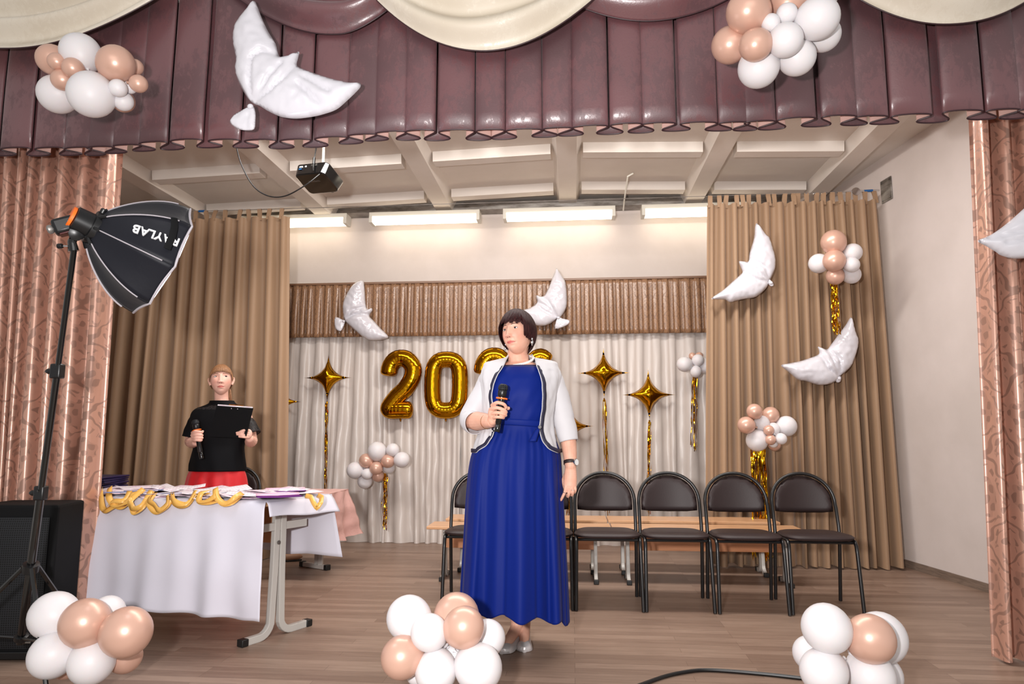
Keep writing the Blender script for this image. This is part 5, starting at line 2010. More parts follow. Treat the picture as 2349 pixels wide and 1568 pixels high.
def eyes(parent, org, c, rt, P, look, browm, open_=.0052, browz=.031, lw=.0011):
    """eyeballs with iris and pupil, upper and lower lids, brows, set on the face surface"""
    for s in (-1, 1):
        xc, zc = s * .0315, .0105
        # surface depth at the eye
        best = None
        for i in range(160):
            u = .25 + .5 * i / 160
            for j in (0, ):
                pass
        y_s = surf_y(xc, zc, P)
        def S(dx, dz, out=0.0):
            # almond lies on a gently bulging patch
            yy = y_s + .0035 * (dx / .014) ** 2 * (1.4 if dx * s > 0 else .8) - .0012 - out
            return c + rt @ Vector((xc + dx, yy, zc + dz)) - org
        hw = .0152

        def lid_up(t): return open_ * (1 - abs(t) ** 2.2) + .0008 * t * s
        def lid_lo(t): return -open_ * .72 * (1 - abs(t) ** 2.0) + .0008 * t * s
        mb = MB().grid(lambda u, v: S((u * 2 - 1) * hw, lid_lo(u * 2 - 1) * (1 - v) + lid_up(u * 2 - 1) * v, .0010 * math.sin(pi * v)), 18, 6)
        e = mb.build('eye', M['eye'], parent, ang=180)
        ix = look[0] * .0055; iz = look[1] * .003
        ir = .0058

        def disc(rad, out):
            vs = []
            n = 24
            for k in range(n):
                a = 2 * pi * k / n
                dx = ix + math.cos(a) * rad; dz = iz + math.sin(a) * rad
                t = max(-.98, min(.98, dx / hw))
                dz = max(lid_lo(t) , min(lid_up(t), dz))
                vs.append(S(dx, dz, out))
            vs.append(S(ix, min(max(iz, lid_lo(ix / hw)), lid_up(ix / hw)), out + .0001))
            return vs, [(n, k, (k + 1) % n) for k in range(n)]
        v_, f_ = disc(ir, .0015); MB().add(v_, f_).build('iris', M['iris'], e)
        v_, f_ = disc(.0026, .0019); MB().add(v_, f_).build('pupil', M['pupil'], e)
        MB().tube([S((k / 12 * 2 - 1) * (hw + .0006), lid_up(k / 12 * 2 - 1) + .0004, .0015) for k in range(13)], [lw * (.5 + .8 * math.sin(pi * k / 12)) for k in range(13)], 6).build('upper_lash_line', M['lash'], parent)
        MB().tube([S((k / 12 * 2 - 1) * hw, lid_lo(k / 12 * 2 - 1) - .0003, .0008) for k in range(13)], [lw * .45] * 13, 5).build('lower_lash_line', M['lash'], parent)
        # brow
        bp = []
        for k in range(9):
            t = k / 8
            xx = s * (.014 + .036 * t); zz = browz + .006 * math.sin(pi * t * .75) - .004 * t
            bp.append(c + rt @ Vector((xx, surf_y(xx, zz, P) - .0010, zz)) - org)
        MB().tube(bp, [.0023 * (1 - .65 * (k / 8)) * (1.0 if k else .8) for k in range(9)], 6, flat=(1.0, 1.2)).build('eyebrow', browm, parent)


def surf_y(x, z, P):
    """depth of the face surface at local (x, z), found by bisection over the parametrisation"""
    best = None
    for j in range(30, 90):
        v = j / 120
        for i in range(30, 91):
            u = .25 + .5 * (i - 30) / 60
            p = head_point(u, v, P)
            d = (p.x - x) ** 2 + (p.z - z) ** 2
            if best is None or d < best[0]: best = (d, p.y)
    return best[1]


def hair_shell(parent, org, c, rt, P, mat_, keep, thick, locks, seed, name='hair', shape=None):
    """cap over the skull with combed locks; keep(L) says whether a local point carries hair"""
    mb = MB()
    nu, nv = 96, 64
    idx = {}; vs = []
    for j in range(nv + 1):
        for i in range(nu):
            u, v = i / nu, j / nv
            p = head_point(u, .12 + .88 * v, dict(P, cheek=0))
            n_ = Vector((p.x / P['w'], p.y / P['d'], p.z / P['h'])).normalized()
            t_ = thick(p)
            q_ = p + n_ * t_
            if shape: q_ = shape(q_)
            q_ += n_ * .0016 * math.sin(i * 1.7 + 2.0 * math.sin(j * .2))
            idx[(i, j)] = (p, q_)
    mp = {}
    fs = []
    for j in range(nv):
        for i in range(nu):
            cs = [(i, j), ((i + 1) % nu, j), ((i + 1) % nu, j + 1), (i, j + 1)]
            if all(keep(idx[k][0]) for k in cs):
                for k in cs:
                    if k not in mp: mp[k] = len(vs); vs.append(c + rt @ idx[k][1] - org)
                fs.append(tuple(mp[k] for k in cs))
    mb.add(vs, fs)
    # locks: strips that follow given guide curves
    rr_ = random.Random(seed)
    for (fn_, n_, wd_) in locks:
        for k in range(n_):
            pts_, w0 = fn_(k / max(1, n_ - 1), rr_)
            pts_ = [c + rt @ Vector(p) - org for p in pts_]
            K = len(pts_)
            mb.tube(pts_, [w0 * wd_ * (.55 + .6 * math.sin(pi * min(1, .25 + .75 * q_ / (K - 1)))) for q_ in range(K)], 6, flat=(1.0, .4))
    o = mb.build(name, mat_, parent, ang=180)
    return o


def sph(az, el, rx, ry, rz):
    """local point on an ellipsoid: az 0 = face, +90 = image right"""
    a, e = R(az), R(el)
    return Vector((math.sin(a) * math.cos(e) * rx, -math.cos(a) * math.cos(e) * ry, math.sin(e) * rz))


def microphone(p_bot, p_top, label, Lhead=.30, s=1.0):
    ax = (p_top - p_bot); L = ax.length; d = ax.normalized()
    r = empty('microphone', p_bot, label=label, cat='microphone')
    b = L * (1 - Lhead)
    MB().lathe([(.0135 * s, 0), (.0150 * s, .004), (.0150 * s, L * .16), (.0140 * s, L * .165), (.0165 * s, L * .18), (.0185 * s, b)], (0, 0, 0), d, 24).build('handle', M['blackgloss'], r)
    MB().lathe([(.0185 * s, b), (.023 * s, b + .006), (.0235 * s, b + .03), (.022 * s, b + .034)], (0, 0, 0), d, 24).build('collar', M['black'], r)
    MB().lathe([(.021 * s, b + .034), (.0245 * s, b + .040), (.0260 * s, L - .028), (.0235 * s, L - .010), (.014 * s, L - .001), (.001, L)], (0, 0, 0), d, 24).build('grille', M['grille'], r)
    sd, u, _ = frame_of(d)
    out_ = []
    for k in range(8):
        a = 2 * pi * k / 8 + .2
        out_.append((math.cos(a) * .031 * s, math.sin(a) * .031 * s))
    pr = MB().prism(out_, -.004, .004, lambda x, y, z: sd * x + u * y + d * (b - .006 + z))
    pr.build('orange_ring', M['orange'], r, bevel=.002)
    return r, d


# ---------------------------------------------------------------- woman in the blue dress
YW = 3.62
g0 = ground(1182, 1492)
ORG = Vector((g0.x, YW, 0))
W1 = empty('person', ORG, label='woman in long royal blue dress and white jacket holding a microphone', cat='person')
def w1(px, py, dy=0.0): return at(px, py, YW + dy)


P1 = dict(w=.0765, d=.094, h=.113, jaw=.20, cheek=.0062, fold=.0026)
hc = w1(1187, 766, .01)
hr = rot3(-27, -7, -7)
mb = MB()
head_mesh(mb, hc, hr, P1)
# neck and soft underside of the chin
limb(mb, [hc + hr @ Vector((0, .018, -.055)), w1(1188, 812, .045), w1(1191, 838, .045), w1(1193, 856, .05)], [.052, .056, .058, .066], 24)
mb.ball(hc + hr @ Vector((0, -.012, -.080)), (.044, .046, .024), 16, 12, hr)
b1 = rowfn([(828, 1163, 1222, .055, .04), (834, 1150, 1236, .070, .035), (841, 1120, 1266, .085, .02), (852, 1108, 1278, .10, .01), (875, 1108, 1277, .118, 0), (915, 1112, 1270, .132, 0), (955, 1120, 1262, .118, 0),
            (985, 1116, 1262, .12, 0), (1040, 1096, 1272, .135, 0), (1100, 1098, 1268, .13, 0), (1130, 1110, 1256, .11, 0)], 5)
gB = px_ring(YW, b1)
closed_loft(mb, gB, 828, 1130, 60, 40, off=.010)
# legs
fA_t, fA_h = ground(1203, 1496), ground(1203, 1496) + Vector((-.015, .215, 0))
fB_t, fB_h = ground(1150, 1500), ground(1150, 1500) + Vector((.085, .20, 0))
for hipx, fh, ft in ((1215, fA_h, fA_t), (1150, fB_h, fB_t)):
    hip = w1(hipx, 1100, 0); fwd = (ft - fh).normalized()
    ank = fh + fwd * .045 + Vector((0, 0, .125))
    kn = hip.lerp(ank, .5) + Vector((0, -.02, 0))
    limb(mb, [hip, kn, kn.lerp(ank, .35) + Vector((0, .015, 0)), ank + Vector((0, 0, .04)), ank], [.085, .058, .056, .038, .036], 16)
    limb(mb, [ank, fh + fwd * .06 + Vector((0, 0, .085)), fh + fwd * .13 + Vector((0, 0, .050)), fh + fwd * .185 + Vector((0, 0, .026))], [.035, .032, .027, .018], 14)
    mb.ball(fh + fwd * .015 + Vector((0, 0, .085)), (.026, .03, .030), 12, 8)
# right arm (image left), elbow bent, hand on the microphone
MD = -.235
elb = w1(1078, 962, -.01); wri = w1(1127, 966, -.200)
limb(mb, [w1(1131, 858, .02), w1(1108, 905, .01), elb], [.040, .044, .042], 18)
limb(mb, [elb, elb.lerp(wri, .35) + Vector((0, 0, -.004)), elb.lerp(wri, .7), wri], [.046, .049, .040, .031], 18)
# grip
mb.ball(w1(1133, 951, MD + .012), (.030, .026, .044), 18, 12, Matrix.Rotation(R(-10), 3, 'Y'))
mb.ball(w1(1130, 962, MD + .018), (.026, .024, .030), 14, 10)
for kn_, md_, md2, tp_, r0 in (((1129, 929), (1143, 923), (1156, 927), (1161, 934), .0100), ((1125, 939), (1142, 935), (1156, 940), (1161, 945), .0102),
                               ((1126, 950), (1142, 946), (1155, 949), (1160, 952), .0098), ((1130, 959), (1142, 956), (1151, 957), (1155, 958), .0088)):
    finger(mb, [w1(kn_[0], kn_[1], MD + .004), w1((kn_[0] + md_[0]) / 2, (kn_[1] + md_[1]) / 2 - 1, MD - .020), w1(md_[0], md_[1], MD - .028), w1(md2[0], md2[1], MD - .024), w1(tp_[0], tp_[1], MD - .010)], r0, r0 * .86)
finger(mb, [w1(1136, 950, MD + .028), w1(1150, 941, MD + .032), w1(1161, 937, MD + .022), w1(1166, 936, MD + .006)], .0115, .0095)
# left arm hanging
limb(mb, [w1(1258, 860, .02), w1(1280, 910, .03), w1(1297, 962, .03)], [.040, .043, .042], 18)
limb(mb, [w1(1300, 962, .03), w1(1304, 1010, .01), w1(1307, 1040, -.01), w1(1309, 1068, -.03)], [.043, .041, .037, .030], 18, flat=(1, 1))
for k_ in range(9):
    q_ = k_ / 8
    mb.ball(w1(1309 - 1.5 * q_, 1072 + 40 * q_, -.031 - .010 * q_), (.029 + .006 * math.sin(pi * .6 * q_), .024 - .006 * q_, .024), 18, 12)
finger(mb, [w1(1298, 1112, -.045), w1(1296, 1127, -.055), w1(1291, 1138, -.055), w1(1287, 1146, -.048)], .0092, .0070)
finger(mb, [w1(1305, 1115, -.045), w1(1305, 1130, -.058), w1(1303, 1138, -.042), w1(1300, 1135, -.022)], .0094, .0075)
finger(mb, [w1(1312, 1115, -.045), w1(1314, 1128, -.056), w1(1312, 1135, -.038), w1(1308, 1131, -.020)], .0092, .0072)
finger(mb, [w1(1318, 1112, -.040), w1(1320, 1122, -.048), w1(1318, 1129, -.032), w1(1314, 1125, -.016)], .0080, .0062)
finger(mb, [w1(1299, 1085, -.030), w1(1293, 1098, -.020), w1(1294, 1112, -.018), w1(1297, 1122, -.020)], .0105, .0085)
fused(mb, 'body', M['skin'], W1, .0023, ORG, 2, face_tint(hc, hr, (222, 172, 150), (204, 112, 104), (224, 150, 134), .026))
eyes(W1, ORG, hc, hr, P1, (.15, .1), M['brow1'], open_=.0050)

# hair: short layered cut with a side-swept fringe
def keep1(p):
    az = math.degrees(math.atan2(p.x, -p.y))
    if p.y > .02: return p.z > -.075 - .02 * (p.y > .05)
    lim = .046 + .004 * math.sin(az * .05)
    a = abs(az)
    if a < 48: return p.z > lim - .006 * (az > 0) * (az / 48)
    if a < 64: return p.z > lim - (a - 48) / 16 * .085
    return p.z > -.040 - .02 * (a > 95)


def thick1(p):
    t = .016 + .012 * max(0, p.z / .113) + .012 * max(0, p.y / .094)
    if p.z < -.03: t *= .8
    if p.z < .05 and p.y < 0: t = min(t, .014)
    return t


def fringe1(t, rr_):
    az = -64 + 122 * t + rr_.uniform(-3, 3)
    ez = rr_.uniform(-1.6, 1.6)
    pts_ = []
    for k in range(8):
        q_ = k / 7
        a_ = az + (1 - q_) * (34 if az < 60 else 10) + rr_.uniform(-.4, .4)
        el = 76 - (76 - (23 + 3 * math.sin(t * 37) - 9 * t + ez)) * q_ ** .9
        rad = 1.0 + .012 * math.sin(q_ * pi)
        pts_.append(sph(a_, el, .0745 + .018 * rad, .094 + .015 * rad, .113 + .022))
    return pts_, rr_.uniform(.8, 1.3)


def side1(t, rr_):
    sgn = -1 if t < .5 else 1
    q0 = (t * 2) % 1
    az = sgn * (60 + 55 * q0) + rr_.uniform(-2, 2)
    pts_ = []
    end = -14 - 14 * q0 + rr_.uniform(-4, 4) if sgn > 0 else -22 - 14 * q0 + rr_.uniform(-4, 4)
    for k in range(8):
        q_ = k / 7
        el = 70 - (70 - end) * q_
        rad = 1 + .10 * math.sin(q_ * pi) - .05 * q_ ** 3
        pts_.append(sph(az - sgn * 8 * (1 - q_), el, (.0745 + .016) * rad, (.094 + .014) * rad, .113 + .020))
    return pts_, rr_.uniform(.9, 1.3)


def back1(t, rr_):
    az = 110 + 140 * t + rr_.uniform(-2, 2)
    pts_ = []
    for k in range(9):
        q_ = k / 8
        el = 78 - (78 + 50 + rr_.uniform(-1, 1)) * q_
        rad = 1 + .09 * math.sin(q_ * pi * .9) - .14 * q_ ** 3
        pts_.append(sph(az, el, (.0745 + .017) * rad, (.094 + .020) * rad, .113 + .022))
    return pts_, rr_.uniform(.9, 1.4)


hair_shell(W1, ORG, hc, hr, P1, M['hair1'], keep1, thick1, [(fringe1, 130, .0030), (side1, 120, .0034), (back1, 110, .0046)], 3)
# earrings
for s in (1, -1):
    e = hc + hr @ Vector((s * (P1['w'] + .008), .008, -.042)) - ORG
    er = MB().lathe([(.003, .006), (.006, .004), (.006, -.004), (.002, -.007)], e, (0, 0, 1), 10)
    er.ball(e + Vector((0, 0, -.018)), (.0085, .006, .0105), 12, 8)
    er.ball(e + Vector((0, 0, -.032)), (.004, .004, .005), 8, 6)
    er.build('earring', M['silver'], W1)
# twisted bead necklace lying on the collar bones
def nk(t, k):
    a = -pi * .5 + (t - .5) * 2 * pi * .98
    ca, sa = math.cos(a), math.sin(a)
    cc = w1(1191.5, 828, .035)
    fr = max(0, -sa)
    p = Vector((cc.x + ca * .074, cc.y + sa * .074 - .004 * fr, cc.z + .002 + .030 * sa + .012 * ca))
    tw = t * 2 * pi * 16 + k * 2 * pi / 3
    rad = Vector((ca, sa, 0))
    return p + rad * .0042 * math.cos(tw) + Vector((0, 0, .0042 * math.sin(tw))) - ORG


mbn = MB()
for k in range(3): mbn.tube([nk(t / 160, k) for t in range(161)], .0040, 7)
mbn.build('necklace', M['pearl'], W1)

# dress
dr = rowfn([(834, 1152, 1232, .074, .028), (839, 1136, 1246, .085, .02), (848, 1118, 1266, .103, .01), (870, 1112, 1272, .130, 0), (912, 1112, 1272, .150, 0), (950, 1118, 1266, .138, 0), (972, 1117, 1262, .130, 0),
            (984, 1115, 1263, .132, 0), (1000, 1106, 1270, .140, 0), (1035, 1085, 1283, .160, 0), (1100, 1074, 1288, .180, 0), (1250, 1065, 1295, .215, 0), (1340, 1060, 1299, .235, 0), (1424, 1056, 1302, .250, 0)], 5)
gD = px_ring(YW, dr)


def sharp_(x): return math.copysign(abs(x) ** .55, x)


def dress_pt(u, v):
    py = 838 + (1424 - 838) * v ** .9
    c_, a, b = gD(py)
    t = 2 * pi * u
    k = max(0, (py - 985) / 440)
    k0 = max(0, min(1, (py - 980) / 25))
    fold = 0
    if py > 978:
        fold = (.034 * k ** .8) * (sharp_(math.sin(t * 8 + 1.0 + 1.4 * math.sin(t * 2 + .5))) + .4 * math.sin(t * 15 + 2.6 * math.sin(t))) + .0022 * k0 * math.sin(t * 37) * (1 - k) ** 2
    w_ = 0
    if 845 < py < 975:
        w_ = .0035 * mnoise.noise(Vector((math.cos(t) * 3, py * .035 + math.cos(t) * 2.5, 1.5))) * 2
    x = math.copysign(abs(math.cos(t)) ** .92, math.cos(t)) * (a + fold * .25 + w_)
    y = math.sin(t) * (b + fold + w_)
    z = c_.z
    if py > 1300: z += .012 * math.sin(t * 11 + 1.0) * (py - 1300) / 124 - .010 * math.cos(t) * (py - 1300) / 124 + 0.0
    if py > 1150: z += .075 * max(0, -math.sin(t)) * ((py - 1150) / 274) ** 1.5
    if py < 845: z += (845 - py) / 11 * (.014 * max(0, math.sin(t)) - .008 * max(0, -math.sin(t)))
    return Vector((c_.x + x, c_.y + y, z)) - ORG


MB().grid(dress_pt, 300, 110, wrap=True).build('dress', M['dress'], W1, ang=180, solid=.002)
# sash with hanging tail
def ring_pt(g, py, t, off=0.0):
    c_, a, b = g(py)
    return Vector((c_.x + math.copysign(abs(math.cos(t)) ** .92, math.cos(t)) * (a + off), c_.y + math.sin(t) * (b + off), c_.z))


mbs = MB().grid(lambda u, v: ring_pt(gD, 962 + 14 * v + 5 * math.cos(2 * pi * u), 2 * pi * u, .0035 + .003 * math.sin(pi * v)) - ORG, 80, 5, wrap=True)
ta = w1(1234, 982, -.145); tb_ = w1(1221, 1012, -.165)
mbs.grid(lambda u, v: ta.lerp(tb_, v) + Vector(((u - .5) * (.022 + .016 * v), -.004 * math.sin(pi * u), 0)) - ORG, 4, 6)
mbs.build('sash', M['dress'], W1, ang=180, solid=.0015)

# jacket
jo = rowfn([(812, 1166, 1221, .056, .045, 1165, 1224), (820, 1158, 1228, .066, .040, 1164, 1226), (826, 1132, 1259, .080, .032, 1162, 1227), (831, 1113, 1276, .094, .022, 1160, 1228), (840, 1108, 1280, .108, .014, 1156, 1230),
            (852, 1103, 1285, .122, .006, 1149, 1234), (870, 1100, 1287, .143, 0, 1138, 1240), (890, 1102, 1284, .158, 0, 1130, 1243), (912, 1103, 1280, .166, 0, 1127, 1244), (935, 1104, 1275, .160, 0, 1129, 1242),
            (960, 1104, 1270, .150, 0, 1133, 1239), (985, 1099, 1271, .148, 0, 1134, 1237), (1000, 1095, 1274, .156, 0, 1130, 1240), (1012, 1091, 1278, .164, 0, 1121, 1245), (1022, 1088, 1281, .170, 0, 1110, 1252),
            (1030, 1086, 1284, .174, 0, 1098, 1262), (1036, 1085, 1286, .177, 0, 1089, 1276)], 7)


def j_edge(py, side):
    xl, xr, b, dy, ol, orr = jo(py)
    A = at(xl, py, YW + dy); B = at(xr, py, YW + dy)
    c_ = (A + B) / 2; a = (B.x - A.x) / 2
    xo = at(ol if side < 0 else orr, py, YW + dy - b * .9).x
    co = max(-.999, min(.999, (xo - c_.x) / a))
    return c_, a, b, co


def jack(u, v):
    py = 812 + (1036 - 812) * v
    c_, a, b, col = j_edge(py, -1)
    _, _, _, cor = j_edge(py, 1)
    # angle measured from +x, over the back (+y), to -x; opening on the front
    tr = -math.acos(cor)              # right opening edge (front)
    tl = pi + (pi - math.acos(col)) * 1.0
    tl = 2 * pi - math.acos(col)
    t = tr + (tl - tr) * u
    cs, sn = math.cos(t), math.sin(t)
    wr_ = (.008 * mnoise.noise(Vector((cs * 6, sn * 6, py * .018))) + .004 * mnoise.noise(Vector((cs * 14, sn * 14, py * .05)))) * (1 if py > 850 else .3)
    x = cs * (a + wr_); y = sn * (b + wr_)
    return Vector((c_.x + x, c_.y + y, c_.z)) - ORG


mbj = MB().grid(jack, 90, 90)
jk = mbj.build('jacket', M['jacket'], W1, ang=180, solid=-.0045)
# sleeves belong to the jacket
def sleeve(pts_, rad, seed, mat_, parent, org, name='sleeve', solid=.004, flare=0):
    P = [Vector(p) for p in pts_]; out_ = []; rr_ = []
    sub = 8
    for i in range(len(P) - 1):
        p0, p1, p2, p3 = P[max(i - 1, 0)], P[i], P[i + 1], P[min(i + 2, len(P) - 1)]
        for k in range(sub):
            t = k / sub
            out_.append(.5 * ((2 * p1) + (p2 - p0) * t + (2 * p0 - 5 * p1 + 4 * p2 - p3) * t * t + (3 * p1 - p0 - 3 * p2 + p3) * t ** 3) - org)
            rr_.append(rad[i] * (1 - t) + rad[i + 1] * t + .0022 * mnoise.noise(Vector((i * 3 + t * 3, seed, 0))))
    out_.append(P[-1] - org); rr_.append(rad[-1])
    m_ = MB().tube(out_, rr_, 28, caps=False)
    # soft creases
    m_.v = [tuple(Vector(p) + Vector((1, 1, 1)) * .0050 * mnoise.noise(Vector(p) * 17 + Vector((seed, 0, 0)))) for p in m_.v]
    m_.ball(out_[0], rad[0] * .99, 16, 10)
    return m_.build(name, mat_, parent, ang=180, solid=solid)


sleeve([w1(1131, 851, .015), w1(1119, 878, .015), w1(1098, 922, .005), w1(1079, 957, -.012), w1(1086, 968, -.055), w1(1090, 970, -.078)], [.046, .053, .056, .056, .056, .056], 1, M['jacket'], jk, ORG)
sleeve([w1(1258, 851, .015), w1(1270, 878, .022), w1(1288, 935, .03), w1(1296, 970, .025), w1(1305, 1012, .008)], [.046, .053, .053, .051, .048], 2, M['jacket'], jk, ORG)


def trim_pts(side, k0=832, k1=1036, n=60):
    o_ = []
    for i in range(n + 1):
        py = k0 + (k1 - k0) * (i / n)
        u = 1.0 if side < 0 else 0.0
        o_.append(jack(u, (py - 812) / (1036 - 812)))
    return o_


for side in (-1, 1):
    pe_ = trim_pts(side, 842, 1036)
    # carry on round the hem
    for i in range(1, 13):
        u = (1 - i * .014) if side < 0 else i * .014
        pe_.append(jack(u, 1.0) + Vector((0, -.002, -.001)))
    vs = []
    K = len(pe_)
    for i, p in enumerate(pe_):
        t = (pe_[min(i + 1, K - 1)] - pe_[max(i - 1, 0)]); t.normalize()
        nrm_ = Vector((p.x + ORG.x - w1(1191, 900).x, (p.y) * 1.0, 0)).normalized()
        inn = t.cross(nrm_).normalized()
        if (side < 0 and inn.x > 0 and i < 45) or (side > 0 and inn.x < 0 and i < 45): inn = -inn
        if i >= 45 and inn.z < 0: inn = -inn
        wv = inn * .0185
        o_ = nrm_ * .0055
        # lift the inner edge onto the cloth surface
        q_ = p + wv
        vs += [p + o_ - inn * .001, q_ + o_ * 1.1]
    MB().add(vs, [(2 * i, 2 * i + 1, 2 * i + 3, 2 * i + 2) for i in range(K - 1)]).build('navy_trim', M['navytrim'], jk, ang=180, solid=.003)
    MB().tube([p + Vector((0, -.004, 0)) for p in pe_], .0022, 6).build('white_piping', M['jacket'], jk)
for side in ():
    def lap(u, v, side=side):
        py = 812 + 34 * v
        p = jack(1.0 - u * .17 if side < 0 else u * .17, max(0, (py - 812) / 224))
        return p + Vector((-side * .002 * u, -.010 * math.sin(pi * min(1, u * 1.2)) * (1 - v * .6) - .003, .010 * (1 - v) * (1 - u * .4)))
    MB().grid(lap, 10, 10).build('lapel', M['jacket'], jk, ang=180, solid=.003)
bq = w1(1238, 979, -.158) - ORG
mbb = MB()
for k in range(6):
    a = k * pi / 3
    mbb.ball(bq + Vector((math.cos(a) * .006, -.003, math.sin(a) * .007)), .0035, 8, 6)
mbb.ball(bq + Vector((0, -.005, 0)), .004, 8, 6)
mbb.build('clasp', M['silver'], jk)
# bracelet, watch, rings
bc = w1(1117, 966, -.166) - ORG; dirf = (wri - elb).normalized()
s_, u_, d_ = frame_of(dirf)
MB().tube([bc + (s_ * math.cos(a * pi / 12) + u_ * math.sin(a * pi / 12)) * .0365 for a in range(24)], .0012, 5, closed=True).build('bracelet', M['gold'], W1)
wc = w1(1308, 1060, -.024)
fd_ = (w1(1309, 1068, -.03) - w1(1307, 1040, -.01)).normalized(); s_, u_, d_ = frame_of(fd_)
wt = MB().grid(lambda u, v: wc - ORG + (s_ * math.cos(2 * pi * u) + u_ * math.sin(2 * pi * u)) * .0345 + fd_ * (v - .5) * .018, 30, 2, wrap=True).build('watch_strap', M['leather'], W1, ang=180, solid=-.002)
wd_ = Vector((.80, -.60, .05)).normalized()
MB().lathe([(.017, -.003), (.0185, 0), (.0185, .006), (.016, .008)], wc - ORG + wd_ * .034, wd_, 24).build('watch_case', M['chrome'], wt)
MB().lathe([(.0155, 0), (.0155, .0006)], wc - ORG + wd_ * .0422, wd_, 24).build('watch_dial', M['dial'], wt)
for (q1, q2) in ((w1(1296, 1126, -.053), w1(1293, 1133, -.055)), (w1(1313, 1122, -.05), w1(1314, 1128, -.056))):
    d_ = (q2 - q1).normalized(); s_, u_, _ = frame_of(d_)
    MB().tube([q1.lerp(q2, .5) - ORG + (s_ * math.cos(a * pi / 8) + u_ * math.sin(a * pi / 8)) * .0100 for a in range(16)], .0014, 6, closed=True).build('ring', M['silver'], W1)
# shoes
for ft, fh in ((fA_t, fA_h), (fB_t, fB_h)):
    fwd = (ft - fh).normalized(); sd = Vector((-fwd.y, fwd.x, 0)); L = (ft - fh).length
    sec = [(0.0, .020, .062, .050), (.06, .028, .060, .045), (.18, .031, .052, .038), (.35, .030, .034, .036), (.5, .035, .018, .034), (.65, .041, .006, .036), (.8, .042, .003, .046), (.92, .034, .003, .036), (1.0, .012, .004, .018)]
    f = rowfn([(a, b, c_, d_) for a, b, c_, d_ in sec], 4)
    ns = 22; vs = []
    for i in range(25):
        t = i / 24
        w_, z0, h_ = f(t)
        for j in range(ns):
            a = 2 * pi * j / ns
            hh = max(0, math.sin(a)) ** .8
            p = fh + fwd * (L * t) + sd * math.cos(a) * w_ * (1 - .12 * hh) + Vector((0, 0, z0 + (h_ * hh if math.sin(a) > 0 else -.004 * abs(math.sin(a)))))
            vs.append(p - ORG)
    fs = [tuple(range(ns)), tuple(range(25 * ns - 1, 24 * ns - 1, -1))]
    for i in range(24):
        for j in range(ns): fs.append((i * ns + j, (i + 1) * ns + j, (i + 1) * ns + (j + 1) % ns, i * ns + (j + 1) % ns))
    shoe = MB().add(vs, fs).build('shoe', M['shoe'], W1, ang=60)
    hb = [fh - ORG + fwd * a + sd * b + Vector((0, 0, z)) for a, b, z in ((.0, -.022, .002), (.0, -.026, .060), (.042, -.022, .002), (.055, -.026, .052), (.0, .022, .002), (.0, .026, .060), (.042, .022, .002), (.055, .026, .052))]
    MB().hexa(hb).build('block_heel', M['shoe'], shoe, bevel=.003, smooth=False)
mic1, _ = microphone(w1(1140.5, 990, MD), w1(1155.5, 880, MD), 'black handheld microphone with orange ring held by the woman in the blue dress', .28, .98)

# ---------------------------------------------------------------- woman in the black blouse
YK = 4.74
g1 = ground(500, 1383)
ORK = Vector((at(503, 1000, YK).x, YK, 0))
W2 = empty('person', ORK, label='woman with blonde fringe in black blouse and red trousers behind the table', cat='person')
def w2(px, py, dy=0.0): return at(px, py, YK + dy)


P2 = dict(w=.0735, d=.090, h=.108, jaw=.30, cheek=.004, fold=.0006)
kc = w2(507.5, 872, .0)
kr = rot3(25, -3, -10)
mb = MB()
head_mesh(mb, kc, kr, P2, 120, 100)
limb(mb, [kc + kr @ Vector((0, .02, -.05)), w2(508, 910, .035), w2(509, 930, .04), w2(509, 945, .045)], [.046, .048, .050, .056], 20)
b2 = rowfn([(922, 484, 534, .05, .035), (932, 466, 550, .075, .03), (942, 448, 568, .092, .02), (960, 444, 570, .105, .01), (990, 450, 562, .115, 0), (1030, 452, 556, .105, 0), (1070, 445, 556, .11, 0), (1110, 440, 560, .12, 0), (1150, 438, 560, .12, 0)], 5)
gK = px_ring(YK, b2)
closed_loft(mb, gK, 922, 1150, 40, 36, off=.012)
for sx in (-1, 1):
    hx = ORK.x + sx * .085
    limb(mb, [(hx, YK, .72), (hx, YK - .01, .45), (hx, YK + .01, .10), (hx, YK, .06)], [.085, .055, .036, .036], 14)
    limb(mb, [(hx, YK + .01, .05), (hx + sx * .01, YK - .09, .035), (hx + sx * .015, YK - .15, .022)], [.034, .030, .018], 12)
MK = -.235
el2 = w2(437, 1012, .01); wr2 = w2(449, 1014, -.19)
limb(mb, [w2(452, 955, .01), w2(443, 985, .01), el2], [.045, .041, .038], 14)
limb(mb, [el2, el2.lerp(wr2, .4) + Vector((0, 0, -.006)), wr2], [.040, .040, .026], 14)
mb.ball(w2(447, 1003, MK + .012), (.026, .024, .036), 14, 10)
for kn_, md_, tp_ in (((441, 992), (452, 989), (464, 991)), ((440, 998), (452, 996), (464, 998)), ((441, 1004), (452, 1003), (464, 1004)), ((443, 1010), (452, 1009), (462, 1009))):
    finger(mb, [w2(kn_[0], kn_[1], MK + .004), w2((kn_[0] + md_[0]) / 2, md_[1], MK - .022), w2(md_[0], md_[1], MK - .028), w2(md_[0] + 8, md_[1] + 1, MK - .022), w2(tp_[0], tp_[1], MK - .008)], .0099, .0084)
finger(mb, [w2(449, 1002, MK + .026), w2(458, 994, MK + .026), w2(465, 989, MK + .004)], .0105, .0085)
